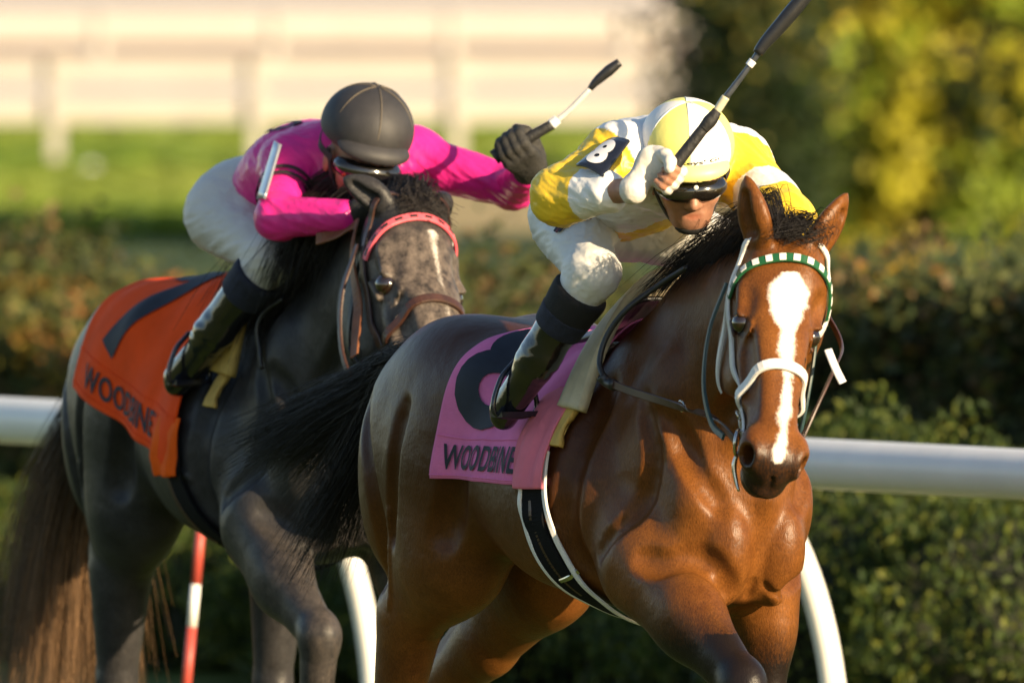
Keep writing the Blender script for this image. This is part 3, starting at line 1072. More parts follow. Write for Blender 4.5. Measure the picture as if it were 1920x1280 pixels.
def number_cloth(fr, S, label, x0, x1, ph1, mat, digit, du, dv, dsh, tu, tv, seed, lift=0.0):
    root = empty('saddle_cloth', fr.O, fr.rz, label, 'saddle cloth', 'numbered cloths under the saddles')
    d = Drape(S, x0, x1, lambda U: -ph1(U), ph1, .011, n=72, m=150, seed=seed, lift=lift, fold=.009, sk=.12)
    d.G[:, :55] += 0
    d.sheet('cloth', mat, root)
    near = lambda v: .5 + .5 * v                                     # v runs from spine (0) to the near hem (1)
    g = glyphs('WOODBINE', .018, 0, 1.06); cut_grid(g, 40, 4)
    place_glyphs('lettering', g, lambda a, b: d.at(tu[0] + (tu[1] - tu[0]) * a, near(tv[1] + (tv[0] - tv[1]) * b + (tv[2] if len(tv) > 2 else 0) * a), .0042), M_PRINT, root)
    g = glyphs(digit, .022); cut_grid(g, 14, 20)
    place_glyphs('number', g, lambda a, b: d.at(du[0] + (du[1] - du[0]) * a + dsh * (b - .5), near(dv[1] + (dv[0] - dv[1]) * b), .0042), M_PRINT, root)
    g = glyphs('TM', .01)
    place_glyphs('trade_mark', g, lambda a, b: d.at(tu[1] + .008 + .03 * a, near(tv[0] - .0 + .02 * (1 - b) + (tv[2] if len(tv) > 2 else 0)), .0042), M_PRINT, root)
    # stitched hem
    for vv, w_ in ((tv[0] - .035, .004), (tv[1] + .030, .003)):
        uu = np.linspace(.004, .996, 60)
        P = d.at(uu, near(np.full(60, vv)), .0012); P2 = d.at(uu, near(np.full(60, vv)), .0112)
        V, Q = ribbon(P, (P2 - P) / .01, w_, .0016); mesh_np('seam', V, Q, mat, root, False)
    return root, d


bc_root, bc = number_cloth(FB, SB, 'pink number cloth with a black eight on the bay horse', -.42, .08, lambda U: 93 + 0 * U, M_PINKC, '8', (.05, .55), (.05, .74), -.06, (.06, .80), (.82, .95), 5)
gc_root, gc = number_cloth(FG, SG, 'orange number cloth with a black seven on the grey horse', -.62, .07, lambda U: 72 + 36 * U, M_ORANGE, '7', (.22, .62), (.10, .70), .05, (.14, .78), (.80, .93), 9, .085)
# loose front flaps of the two cloths
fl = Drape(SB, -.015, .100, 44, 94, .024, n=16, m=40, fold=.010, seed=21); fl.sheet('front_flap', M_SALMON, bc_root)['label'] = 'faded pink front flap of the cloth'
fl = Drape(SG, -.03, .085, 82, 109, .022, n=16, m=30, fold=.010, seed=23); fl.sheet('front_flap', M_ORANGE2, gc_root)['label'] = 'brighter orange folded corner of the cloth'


# ------------------------------------------------------------------ saddles
M_GIRTH = pm('black_girth_web', (.008, .008, .009), (.005, .005, .006), 60, .85, .3, 160, .002, spec=.15)


def saddle(fr, S, label, xc, girth, tone, white_edge):
    root = empty('saddle', fr.O, fr.rz, label, 'saddle', 'small racing saddles')
    d = Drape(S, xc - .20, xc - .03, -20, 20, .030, n=20, m=40, fold=.002, seed=3); d.sheet('seat', M_BLACKL, root, .012)
    d = Drape(S, xc - .04, xc + .035, -56, 56, .040, n=16, m=50, fold=.003, seed=4); d.sheet('pad', tone, root, .026)
    pts = [(xc + .02, 0, 0)]
    d2 = Drape(S, xc - .035, xc + .0, 53, 74, .026, n=10, m=24, fold=.003, seed=5); d2.sheet('pad_lining', M_YFOAM, root, .016)
    for nm, wd, dx, mt, o in (('girth', .074, 0, M_GIRTH, .010),) + ((('girth_edging', .013, -.040, M_WHITEL, .012), ('girth_edging', .013, .040, M_WHITEL, .012)) if white_edge else (('girth_edging', .012, -.032, M_BLACKL, .007),)):
        strap(nm, S, [(x + dx, y, z) for x, y, z in girth], wd, .006, mt, root, off=o)
    g = girth
    if white_edge:
        for a in (.10, .16, .22, .28):
            i = a * 1.6
            p0 = A(*g[0]) * (1 - i) + A(*g[1]) * i
            strap('girth_lace', S, [p0 + A(-.022, 0, .004), p0 + A(0, 0, 0), p0 + A(.022, 0, .004)], .007, .005, M_BLACKL, root, off=.011, n=8)
        strap('girth_buckle_strap', S, [A(*g[0]) + A(-.012, 0, -.02), A(*g[1]) + A(-.005, 0, 0), A(*g[2]) + A(-.01, 0, .01)], .012, .005, M_LEATHER, root, off=.011)
        strap('girth_buckle', S, [A(*g[2]) + A(-.03, -.03, .05), A(*g[2]) + A(.02, -.03, .055)], .012, .006, M_METAL, root, off=.013, n=8)
    else:
        strap('girth_strap', S, [A(*g[0]) + A(-.03, 0, 0), A(*g[1]) + A(-.03, 0, 0), A(*g[2]) + A(-.02, 0, 0)], .016, .006, M_LEATHER, root, off=.012)
    return root


sad_b = saddle(FB, SB, 'small black saddle with cream padding and white-edged girth', .125, [(.042, -.262, 1.30), (.060, -.255, 1.12), (.10, -.175, .985), (.125, -.02, .925), (.12, .15, .97), (.08, .25, 1.12), (.06, .262, 1.3)], M_CREAM, True)
sad_g = saddle(FG, SG, 'small black saddle with pale yellow padding and plain dark girth', .20, [(.04, -.262, 1.22), (.06, -.255, 1.10), (.10, -.175, .985), (.13, -.02, .925), (.12, .15, .97), (.08, .25, 1.12), (.06, .262, 1.3)], M_YFOAM, False)


# ------------------------------------------------------------------ bridles
def ring(name, c, n, r, tr, mat, parent, seg=22):
    n = n / np.linalg.norm(n); u = np.cross(n, A(0, 0, 1)); u /= np.linalg.norm(u); w = np.cross(n, u)
    P = [c + r * (math.cos(t) * u + math.sin(t) * w) for t in np.linspace(0, 2 * math.pi, seg)]
    return tube(name, P, tr, mat, parent, 8)


def bridle(fr, S, T, R, label, main, second, band, check, checkpos, nose, nosew, cheek2, nx=0.0):
    root = empty('bridle', fr.O, fr.rz, label, 'bridle', 'bridles on the racehorses')
    bb, P, N = strap('browband', S, [(.125, -.092, -.080), (.098, -.082, -.035), (.078, -.045, -.004), (.072, 0, .004), (.078, .045, -.004), (.098, .082, -.035), (.125, .092, -.080)], .021, .006, band, root, T, off=.004)
    # checks along the browband
    n = len(P); seg = max(2, int(n * .045))
    L = np.r_[0, np.cumsum(np.linalg.norm(np.diff(P, axis=0), axis=1))]; Lt = L[-1]
    k = checkpos[0]
    for i in range(k):
        a = Lt * (i + .5) / k
        tt = np.linspace(a - .24 * Lt / k, a + .24 * Lt / k, 4)
        pp = np.stack([np.interp(tt, L, P[:, j]) for j in range(3)], 1); nn = np.stack([np.interp(tt, L, N[:, j]) for j in range(3)], 1)
        nn /= np.linalg.norm(nn, axis=1, keepdims=True)
        V, Q = ribbon(pp + nn * .0045, nn, checkpos[1], .003)
        o = mesh_np('check', V, Q, check, bb, False)
    for s in (-1, 1):
        cp, P, N = strap('cheekpiece', S, [(.115, s * .092, -.085), (.20, s * .098, -.125), (.30, s * .088, -.140), (.40, s * .075, -.130), (.45, s * .066, -.118)], .021, .006, main, root, T, off=.004)
        strap('throat_strap', S, [(.10, s * .090, -.075), (.13, s * .085, -.135), (.20, s * .080, -.19), (.26, s * .06, -.235)], .014, .005, second, root, T, off=.004)
        if cheek2:
            P = catmull([T((.085, s * .100, -.085)), T((.17, s * .115, -.150)), T((.28, s * .112, -.19)), T((.38, s * .095, -.185)), T((.44, s * .08, -.145))], 24)
            N2 = np.tile(R @ A(0, s, 0), (24, 1)); V, Q = ribbon(P, N2, .015, .006); mesh_np('blinker_strap', V, Q, cheek2, root, False)
        # buckle
        for x, z in ((.36, -.135), (.405, -.13)):
            c = S.snap(T((x, s * .085, z))[None], .013)[0]
            nn = S.grad(c[None])[0]
            ring('buckle', c, nn, .011, .0022, M_METAL, root, 9)
        ring('bit_ring', S.snap(T((.468, s * .075, -.118))[None], .012)[0], S.grad(T((.468, s * .075, -.118))[None])[0], .028, .0042, M_METAL, root)
        strap('headpiece', S, [(.115, s * .092, -.085), (.06, s * .088, -.055), (.025, s * .080, -.02), (.012, s * .045, .012)], .016, .005, main, root, T, off=.004)
    TN = lambda p: T(np.asarray(p, float) + A(nx, 0, 0))
    strap('noseband', S, [(.375, -.05, -.165), (.372, -.078, -.110), (.355, -.064, -.052), (.335, -.030, -.018), (.330, 0, -.010), (.335, .030, -.018), (.355, .064, -.052), (.372, .078, -.110), (.375, .05, -.165)], nosew, .008, nose, root, TN, off=.004)
    strap('noseband_chin', S, [(.375, -.05, -.165), (.38, 0, -.195), (.375, .05, -.165)], nosew * .7, .006, nose, root, TN, off=.004)
    V, Q = tube_np(catmull([TN((.468, -.06, -.128)), T((.468, 0, -.140)), T((.468, .06, -.128))], 12), .006, 8)
    return root


br_b = bridle(FB, SB, TB, RB, 'white bridle with green and white checked browband', M_WHITEL, M_WHITEL, M_GREENL, M_WHITEL, (13, .017), M_WHITEL, .024, M_DGREENL)
br_g = bridle(FG, SG, TG, RG, 'brown leather bridle with pink and black browband', M_LEATHER, M_BLACKL, M_PINKL, M_BLACKL, (11, .008), M_LEATHER, .022, M_LEATHER, -.06)
# loose white strap end blowing off the far cheek of the bay
p0, p1, p2 = FB.px(1552, 655, Y=-.76), FB.px(1566, 690, Y=-.78), FB.px(1580, 718, Y=-.79)
V, Q = ribbon(catmull([p0, p1, p2], 8), np.tile(FB.vec((0.2, -1, .2)) / 1.04, (8, 1)), .017, .005); mesh_np('strap_end', V, Q, M_WHITEL, br_b, False)
# small tag and clip hanging under the near bit ring
bitB = SB.snap(TB((.468, -.075, -.118))[None], .012)[0]
tube('clip', [bitB + A(0, 0, -.02), bitB + A(-.006, -.006, -.05), bitB + A(.0, -.004, -.085), bitB + A(.008, -.002, -.105)], [.004, .006, .005, .003], M_METAL, br_b, 8, 14)


def pushed(S, P, off):
    P = np.array(P)
    for _ in range(6):
        d = S.sample(P); P = P + S.grad(P) * np.clip(off - d, 0, .04)[:, None]
    return P


def flat_rein(name, S, P, w, th, mat, parent, n=60, off=.012):
    P = pushed(S, catmull(P, n), off)
    for _ in range(3): P[1:-1] = (P[:-2] + 2 * P[1:-1] + P[2:]) / 4
    N = S.grad(P)
    for _ in range(8): N[1:-1] = (N[:-2] + N[1:-1] + N[2:]) / 3
    N /= np.linalg.norm(N, axis=1, keepdims=True)
    V, Q = ribbon(P, N, w, th)
    return mesh_np(name, V, Q, mat, parent, False)


# bay reins: near one droops in a loop along the neck
R0 = bitB
near_pts = [R0, FB.px(1340, 783, x=.80), FB.px(1270, 760, x=.62), FB.px(1190, 735, x=.44), FB.px(1135, 714, x=.34)]
flat_rein('rein', SB, near_pts, .018, .005, M_LEATHER, br_b)
loop_pts = [FB.px(1135, 714, x=.34), FB.px(1124, 680, x=.31), FB.px(1138, 630, x=.31), FB.px(1175, 580, x=.34), FB.px(1235, 535, x=.38), FB.px(1290, 500, x=.45)]
tube('rein', pushed(SB, catmull(loop_pts, 40), .010), .007, M_BLACKL, br_b, 8)
tube('rein_knot', pushed(SB, catmull([FB.px(1126, 704, x=.33), FB.px(1138, 716, x=.34), FB.px(1152, 722, x=.37)], 8), .014), .013, M_BLACKL, br_b, 10)
ring('rein_buckle', pushed(SB, [FB.px(1278, 761, x=.63)], .018)[0], SB.grad(FB.px(1278, 761, x=.63)[None])[0], .012, .003, M_METAL, br_b, 9)
R1 = SB.snap(TB((.468, .075, -.118))[None], .012)[0]
flat_rein('rein', SB, [R1, A(1.02, -.10, 1.50), A(.86, .02, 1.56), A(.70, .05, 1.66)], .018, .005, M_LEATHER, br_b)
# grey reins
G0 = SG.snap(TG((.468, -.075, -.118))[None], .012)[0]
flat_rein('rein', SG, [TG((.30, -.10, -.17)), FG.px(682, 432, x=.88), FG.px(640, 440, x=.80), FG.px(596, 448, x=.72)], .030, .005, M_TAN, br_g, 40)
tube('rein', pushed(SG, catmull([G0, FG.px(700, 640, x=.95), FG.px(690, 560, x=.9), FG.px(697, 480, x=.88)], 40), .010), .006, M_BLACKL, br_g, 8)
tube('rein', pushed(SG, catmull([FG.px(530, 560, x=.42), FG.px(492, 590, x=.37), FG.px(482, 630, x=.36), FG.px(497, 690, x=.38)], 30), .010), .006, M_BLACKL, br_g, 8)

# ------------------------------------------------------------------ jockeys
def silk_mat(name, c=None, rough=0.38, fold=18, sheen=.0, bump=.5, dist=.010, stretch=(1, 1, 1)):
    """thin shiny cloth; colour from the garment's own panels when c is None"""
    m, nt, b = new_mat(name)
    tc = nt.nodes.new('ShaderNodeTexCoord')
    if c is None:
        nt.links.new(attr(nt, 'panel').outputs[0], b.inputs['Base Color'])
    else:
        n = noise(nt, 8, 4, .6, tc.outputs['Object'])
        r = ramp(nt, n.outputs[0], [(0.3, tuple(x * .85 for x in c)), (0.7, c)])
        nt.links.new(r.outputs[0], b.inputs['Base Color'])
    mp = nt.nodes.new('ShaderNodeMapping'); mp.inputs['Scale'].default_value = stretch
    nt.links.new(tc.outputs['Object'], mp.inputs[0])
    n1 = noise(nt, fold, 3, .5, mp.outputs[0]); n1.inputs['Distortion'].default_value = .8
    n2 = noise(nt, fold * 3.2, 3, .5, mp.outputs[0])
    add_bump(nt, b, mathn(nt, 'ADD', n1.outputs[0], mathn(nt, 'MULTIPLY', n2.outputs[0], .3)), bump, dist)
    sset(b, Roughness=rough, Specular_IOR_Level=.45, Sheen_Weight=sheen)
    return m


M_SKIN = pm('skin', (0.40, 0.20, 0.125), (0.31, 0.145, 0.088), 45, 0.45, .3, 130, .003, colattr='tone')
M_SKIN2 = pm('tanned_skin', (0.38, 0.19, 0.11), (0.30, 0.14, 0.08), 45, 0.42, .3, 130, .003, colattr='tone')
M_SILKP = silk_mat('panelled_silk', None, .40, 38, bump=.25, dist=.004)
M_PINKS = silk_mat('hot_pink_silk', (0.80, 0.026, 0.28), .34, 30, bump=.3, dist=.006)
M_BREECH = silk_mat('white_breeches', (0.72, 0.71, 0.70), .5, 45, bump=.2, dist=.004)
M_BREECH2 = silk_mat('off_white_breeches', (0.66, 0.62, 0.58), .55, 40, bump=.2, dist=.004)
M_BOOT = pm('patent_boot', (0.006, 0.006, 0.008), (0.010, 0.010, 0.012), 30, 0.12, .35, 16, .012, coat=.8)
M_NAVY = pm('navy_knit', (0.014, 0.018, 0.04), (0.008, 0.010, 0.024), 60, 0.8, .5, 140, .003)
M_KNEEB = pm('black_knit', (0.010, 0.010, 0.012), (0.006, 0.006, 0.008), 60, 0.85, .4, 140, .003)
M_GLOVEW = pm('white_glove', (0.70, 0.66, 0.60), (0.6, 0.56, 0.5), 40, 0.7, .4, 60, .004)
M_GLOVEB = pm('dark_glove', (0.030, 0.028, 0.026), (0.016, 0.015, 0.014), 40, 0.75, .5, 70, .004)
M_HELM = silk_mat('helmet_cover', None, .5, 30, bump=.12)
M_HELMB = pm('black_helmet_cover', (0.035, 0.033, 0.036), (0.022, 0.021, 0.023), 25, 0.62, .2, 240, .002)
M_SEAM = pm('seam_piping', (.10, .082, .062), (.075, .06, .045), 60, .7)
M_OLIVE = pm('olive_elastic', (0.055, 0.050, 0.028), (0.04, 0.036, 0.02), 60, .75)
M_LENS = pm('dark_lens', (0.008, 0.007, 0.006), (0.012, 0.01, 0.008), 30, 0.06, coat=1.0)
M_LENSO = pm('orange_lens', (0.55, 0.10, 0.012), (0.4, 0.07, 0.01), 30, 0.1, coat=1.0)
M_STRAPB = pm('black_webbing', (0.008, 0.008, 0.009), (0.014, 0.014, 0.015), 90, .7)
M_PLATE = pm('black_plastic', (0.010, 0.012, 0.02), (0.014, 0.016, 0.026), 40, .25, coat=.4)
M_WPAINT = pm('white_print', (0.72, 0.72, 0.74), (0.66, 0.66, 0.68), 40, .5)
M_SILVER = pm('silver_plate', (0.55, 0.57, 0.62), (0.45, 0.47, 0.52), 30, .3, metal=.6)
M_DRED = pm('dark_red_print', (0.13, 0.012, 0.03), (0.09, 0.01, 0.02), 40, .6)
M_LIP = pm('lip', (0.42, 0.14, 0.11), (0.34, 0.11, 0.09), 60, .4)

YEL = A(.84, .56, .035); PYEL = A(.86, .80, .22); WHT = A(.78, .77, .76)


def plane(n, c, lo, hi):
    n = np.asarray(n, float); c = np.asarray(c, float)

    def f(x, y, z): return ((x - c[0]) * n[0] + (y - c[1]) * n[1] + (z - c[2]) * n[2]).astype(np.float32)
    return f, np.asarray(lo), np.asarray(hi)


def folds(V, Q, amp, scale, seed, ax=None, st=1.0):
    N = vnormals(V, Q)
    q = V if ax is None else V + np.outer(V @ ax, ax) * (st - 1)
    q = q * scale
    w = np.stack([snoise(q * .7 + 9, seed + 7), snoise(q * .7 + 17, seed + 8), snoise(q * .7 + 31, seed + 9)], 1) * .28
    a = 1 - np.sqrt(snoise(q + w, seed) ** 2 + .004) * 2.4
    b = 1 - np.sqrt(snoise(q * 2.1 + w, seed + 1) ** 2 + .004) * 2.4
    return V + N * (amp * (a * .7 + b * .3))[:, None]


def seg_t(P, a, b):
    ba = b - a
    t = np.clip(((P - a) @ ba) / (ba @ ba), 0, 1)
    return t, np.linalg.norm(P - a - t[:, None] * ba, axis=1)


def bounds(pts, m):
    P = np.array(pts); return P.min(0) - m, P.max(0) + m


def fist(S, g, wr, ax, inf=0.0, parts=('palm', 'fingers', 'thumb'), k=.006, size=1.0, flip=1, cover=1.0):
    """hand closed round a bar through g along ax; the wrist at wr"""
    ax = ax / np.linalg.norm(ax)
    p = wr - g; p = p - ax * (p @ ax); p /= np.linalg.norm(p)
    q = np.cross(ax, p) * flip
    z = size

    def X(a, b, c): return g + z * (ax * a + p * b + q * c)
    if 'palm' in parts:
        for i in range(4):
            o = (i - 1.5) * .0195
            S.add(rc(X(o, .012, .030), X(o * .75, .070, .016), z * .0125 + inf, z * .0145 + inf), .014)
        S.add(rc(X(.014, .030, .012), X(.006, .075, .008), z * .018 + inf, z * .019 + inf), .018)
        S.add(rc(X(0, .070, .012), wr, z * .024 + inf, .024 + inf), .02)
    if 'fingers' in parts:
        ln = [.92, 1.0, .97, .82]
        for i in range(4):
            o = (1.5 - i) * .0195; e = ln[i]
            pts = [X(o, .012, .031), X(o, -.018 * e, .026 * e + .002), X(o * .96, -.031 * e, .002), X(o * .94, -.020 * e, -.022 * e), X(o * .92, .004, -.024 * e)]
            rr = [.0108, .0102, .0095, .009, .0075]
            m = len(pts) if cover >= 1 else 3
            for j in range(m - 1):
                S.add(rc(pts[j], pts[j + 1], z * rr[j] + inf, z * rr[j + 1] + inf), .004)
    if 'thumb' in parts:
        pts = [X(.030, .058, .004), X(.038, .028, -.014), X(.034, .000, -.028), X(.020, -.014, -.036)]
        rr = [.015, .0125, .0112, .009]
        for j in range(3): S.add(rc(pts[j], pts[j + 1], z * rr[j] + inf, z * rr[j + 1] + inf), .006)


def jockey(fr, J, style, label):
    root = empty('person', fr.O, fr.rz, label, 'person', 'jockeys riding')
    yel = style == 'yellow'
    hz = J['hs']
    # ---- head frame
    f = fr.vec(J['face']); f /= np.linalg.norm(f)
    u = A(0, 0, 1) - f[2] * f; u /= np.linalg.norm(u)
    l = np.cross(u, f)
    c_, s_ = math.cos(math.radians(J['hroll'])), math.sin(math.radians(J['hroll']))
    u, l = u * c_ + l * s_, l * c_ - u * s_
    HR = np.stack([f, l, u], 1)
    HO = J['helm'] - HR @ A(-.010, 0, .075) * hz

    def H(p):
        p = np.array(p, float)
        if p[2] < -.03: p[2] = -.03 + (p[2] + .03) * .84
        return HO + HR @ (p * hz)

    def E(c, r): return ell(H(c), np.asarray(r) * hz, HR)

    def C(a, b, ra, rb): return rc(H(a), H(b), ra * hz, rb * hz)
    shC = (J['shR'] + J['shL']) / 2
    across = (J['shL'] - J['shR']); across /= np.linalg.norm(across)
    spine = shC - J['hip']
    back = np.cross(spine, across); back /= np.linalg.norm(back)
    if back[2] < 0: back = -back
    neck0 = shC + spine / np.linalg.norm(spine) * .03 + back * .0
    hipR, hipL = J['hip'] + A(.05, -.10, -.03), J['hip'] + A(.05, .10, -.03)
    # ---- body (skin)
    allp = [J[k] for k in ('helm', 'shR', 'shL', 'elR', 'elL', 'wrR', 'wrL', 'grR', 'grL', 'hip', 'knR', 'knL', 'anR', 'anL', 'toR', 'toL')]
    lo, hi = bounds(allp, .19)
    S = SDF(lo, hi, .0042)
    S.add(E((-.005, 0, .035), (.096, .077, .105)), .01)
    S.add(E((.030, 0, -.045), (.066, .060, .085)), .03)
    S.add(E((.058, 0, -.105), (.034, .036, .026)), .03)
    for s in (-1, 1):
        S.add(E((.058, s * .040, -.035), (.028, .024, .022)), .02)       # cheekbone
        S.add(E((-.005, s * .078, -.022), (.022, .010, .033)), .006)      # ear
        S.cut(E((.092, s * .032, -.002), (.018, .020, .013)), .012)       # eye socket
        S.add(E((.082, s * .032, -.003), (.013, .014, .012)), .004)
    S.add(C((.094, 0, .005), (.112, 0, -.040), .010, .0125), .012)
    S.add(C((.102, -.012, -.045), (.102, .012, -.045), .009, .009), .008)
    S.add(C((.086, -.020, -.074), (.086, .020, -.074), .008, .008), .006)
    S.add(C((.084, -.017, -.086), (.084, .017, -.086), .009, .009), .006)
    S.cut(C((.099, -.022, -.0795), (.099, .022, -.0795), .0035, .0035), .004)
    S.add(rc(H((-.025, 0, -.07)), neck0, .052 * hz, .062), .03)
    S.add(rc(J['hip'], shC, .105, .115, back, .8), .03)
    S.add(rc(J['shR'], J['shL'], .055, .055), .04)
    for a in 'RL':
        S.add(rc(J['sh' + a], J['el' + a], .044, .036), .03)
        S.add(rc(J['el' + a], J['wr' + a], .037, .025), .015)
        hp = hipR if a == 'R' else hipL
        S.add(rc(hp, J['kn' + a], .070, .042), .05)
        S.add(rc(J['kn' + a], J['an' + a], .042, .034), .02)
        S.add(rc(J['an' + a], J['to' + a], .032, .024), .02)
        fist(S, J['gr' + a], J['wr' + a], J['ax' + a], size=J['hand'] * (.8 if (a == 'R') != yel else 1), flip=J['flip' + a])
    V, Q = S.mesh()
    q = ((V - HO) @ HR) / hz
    zl = -.03 + (-.080 + .03) * .84
    lip = np.clip(1.3 - np.hypot(q[:, 1] / .021, (q[:, 2] - zl) / .009), 0, .8) * (q[:, 0] > .07)
    beard = np.clip(1.2 - np.hypot(q[:, 1] / .06, (q[:, 2] + .085) / .045), 0, 1) * (q[:, 0] > .02) * .28
    tone = np.ones((len(V), 3)) * (1 - beard)[:, None]
    tone = tone * (1 - lip[:, None]) + np.array([.95, .68, .64]) * lip[:, None]
    mesh_np('body', V, Q, M_SKIN if yel else M_SKIN2, root, True, {'tone': tone})
    # ---- shirt
    lo, hi = bounds([J[k] for k in ('shR', 'shL', 'elR', 'elL', 'wrR', 'wrL', 'hip')], .2)
    S = SDF(lo, hi, .0037)
    sp = spine / np.linalg.norm(spine)
    b0 = J['hip'] + sp * .10
    S.add(rc(b0, J['hip'] + spine * .55 + back * .02, .125, .142, back, .78), .04)
    S.add(rc(J['hip'] + spine * .55 + back * .02, shC - sp * .02, .142, .138, back, .80), .05)
    S.add(rc(J['shR'], J['shL'], .078, .078), .05)
    S.add(rc(shC, neck0 + (H((-.025, 0, -.07)) - neck0) * .45, .085, .066), .03)
    loose = J['loose']
    for a in 'RL':
        S.add(rc(J['sh' + a], J['el' + a], .062 + loose, .050 + loose), .04)
        wv = J['wr' + a] + (J['el' + a] - J['wr' + a]) * J['cuff' + a]
        S.add(rc(J['el' + a], wv, .050 + loose, .036 + loose * .8), .02)
    V, Q = S.mesh()
    fa = J['elR'] - J['wrR']; fa = fa / np.linalg.norm(fa) + A(0, 0, .6); fa /= np.linalg.norm(fa)
    V = folds(V, Q, J['foldamp'], 12, 31 if yel else 77, fa, .5)
    V = folds(V, Q, J['foldamp'] * .62, 34, 35 if yel else 79, fa, .22)
    V = folds(V, Q, J['foldamp'] * .30, 70, 37 if yel else 81, fa, .3)
    if yel:
        col = np.tile(WHT, (len(V), 1))
        tR, dR = seg_t(V, J['shR'], J['elR']); tL, dL = seg_t(V, J['shL'], J['elL'])
        fR, eR = seg_t(V, J['elR'], J['wrR']); fL, eL = seg_t(V, J['elL'], J['wrL'])
        ts, dt = seg_t(V, J['hip'], shC)
        ar = np.minimum(np.minimum(dR, eR), np.minimum(dL, eL))
        sleeve = ((ar < dt - .018) & ~((np.minimum(dR, dL) <= np.minimum(eR, eL)) & (np.where(dR < dL, tR, tL) < .10)))
        col[sleeve] = YEL
        col[(eR < dR) & (fR > .36) & (eR < .09)] = WHT
        col[(dL < eL) & (dL < dR) & sleeve & (tL > .52) & (tL < .78)] = WHT
        bel = ((V - J['hip']) @ back < -.075) & ~sleeve & (((V - shC) @ across > .02) | (ts < .45))
        col[bel] = YEL
        mesh_np('shirt', V, Q, M_SILKP, root, True, {'panel': col})
    else:
        mesh_np('shirt', V, Q, M_PINKS, root)
    J['shirt'] = S
    # ---- breeches
    lo, hi = bounds([J['hip'], J['knR'], J['knL']], .2)
    S = SDF(lo, hi, .0037)
    S.add(ell(J['hip'] + A(.0, 0, 0), (.125, .150, .108), rotY(-12)), .02)
    S.add(rc(J['hip'], J['hip'] + sp * .16, .125, .116, back, .8), .05)
    for a in 'RL':
        hp = hipR if a == 'R' else hipL
        S.add(rc(hp, J['kn' + a], .088, .052), .05)
        low = J['kn' + a] * .74 + J['an' + a] * .26
        S.add(rc(J['kn' + a], low, .054, .051), .03)
    V, Q = S.mesh()
    th = J['knR'] - hipR; th /= np.linalg.norm(th)
    J['breeches'] = S
    V = folds(V, Q, .0032, 10, 51 if yel else 57, th, .5)
    t2 = th + A(0, 0, .5); t2 /= np.linalg.norm(t2)
    V = folds(V, Q, .0020, 36, 53, t2, .12)
    V = folds(V, Q, .0009, 80, 55, t2, .15)
    mesh_np('breeches', V, Q, M_BREECH if yel else M_BREECH2, root)
    # ---- boots
    for a in 'RL':
        kn, an, to = J['kn' + a], J['an' + a], J['to' + a]
        lo, hi = bounds([kn, an, to], .1)
        S = SDF(lo, hi, .004)
        top = kn * .66 + an * .34
        S.add(rc(top, an, .056, .043), .02)
        S.add(rc(an + (to - an) * -.18 + A(0, 0, -.01), to, .040, .033), .03)
        d = (to - an) / np.linalg.norm(to - an)
        S.add(rc(an + A(-.02, 0, -.035), to + A(0, 0, -.022), .030, .026, (0, 1, 0), 1.15), .012)
        V, Q = S.mesh()
        tk, _ = seg_t(V, top, an)
        n_ = vnormals(V, Q)
        ring_ = np.sin((V - an) @ ((top - an) / np.linalg.norm(top - an)) * 120 + 5 * snoise(V * 16, 5)) * np.clip(1 - np.linalg.norm(V - an - (top - an) * .05, axis=1) / .075, 0, 1) * (.4 + .8 * snoise(V * 20, 8))
        V = V + n_ * (.0055 * ring_)[:, None]
        bo = mesh_np('boot', V, Q, M_BOOT, root)
        # knit band at the boot's top
        S = SDF(lo, hi, .004)
        S.add(rc(kn * .74 + an * .26, kn * .54 + an * .46, .066, .060), .01)
        pl = (kn - an) / np.linalg.norm(kn - an)
        S.cut(plane(pl, kn * .50 + an * .50, lo, hi), .004)
        S.cut(plane(-pl, kn * .80 + an * .20, lo, hi), .004)
        V, Q = S.mesh()
        mesh_np('boot_band', V, Q, M_KNEEB if yel else M_NAVY, bo)
        if yel:
            S = SDF(lo, hi, .004)
            S.add(rc(kn * .58 + an * .42, kn * .44 + an * .56, .063, .058), .006)
            S.cut(plane(pl, kn * .36 + an * .64, lo, hi), .004)
            S.cut(plane(-pl, kn * .56 + an * .44, lo, hi), .004)
            V, Q = S.mesh(); mesh_np('boot_cuff', V, Q, M_NAVY, bo)
    # ---- gloves
    for a in 'RL':
        gl_full = not (yel and a == 'R')
        lo, hi = bounds([J['gr' + a], J['wr' + a]], .1)
        S = SDF(lo, hi, .003)
        fist(S, J['gr' + a], J['wr' + a], J['ax' + a], .0035, ('palm', 'fingers', 'thumb') if gl_full else ('palm', 'thumb'), size=J['hand'] * (.8 if (a == 'R') != yel else 1), flip=J['flip' + a])
        if not gl_full:
            fist(S, J['gr' + a], J['wr' + a], J['ax' + a], .003, ('fingers',), size=J['hand'], flip=J['flip' + a], cover=.5)
        back_ = (J['el' + a] - J['wr' + a]); back_ /= np.linalg.norm(back_)
        S.add(rc(J['wr' + a], J['wr' + a] + back_ * .010, .028, .030), .015)
        S.cut(plane(-back_, J['wr' + a] + back_ * .022, lo, hi) if False else plane(-back_, J['wr' + a] + back_ * .014, lo, hi), .003)
        V, Q = S.mesh()
        V = folds(V, Q, .0009, 60, 91)
        mesh_np('glove', V, Q, M_GLOVEW if yel else M_GLOVEB, root)
    # ---- helmet
    hc = A(-.010, 0, .075); hr = A(.120, .101, .092)
    lo, hi = bounds([H(hc)], .19)
    S = SDF(lo, hi, .004)
    S.add(ell(H(hc), hr * hz, HR), .01)
    S.add(ell(H(hc + A(-.01, 0, -.02)), hr * A(1.0, 1.02, .9) * hz, HR), .03)
    S.cut(plane(HR @ A(.12, 0, 1), H((0, 0, .034)), lo, hi), .008)
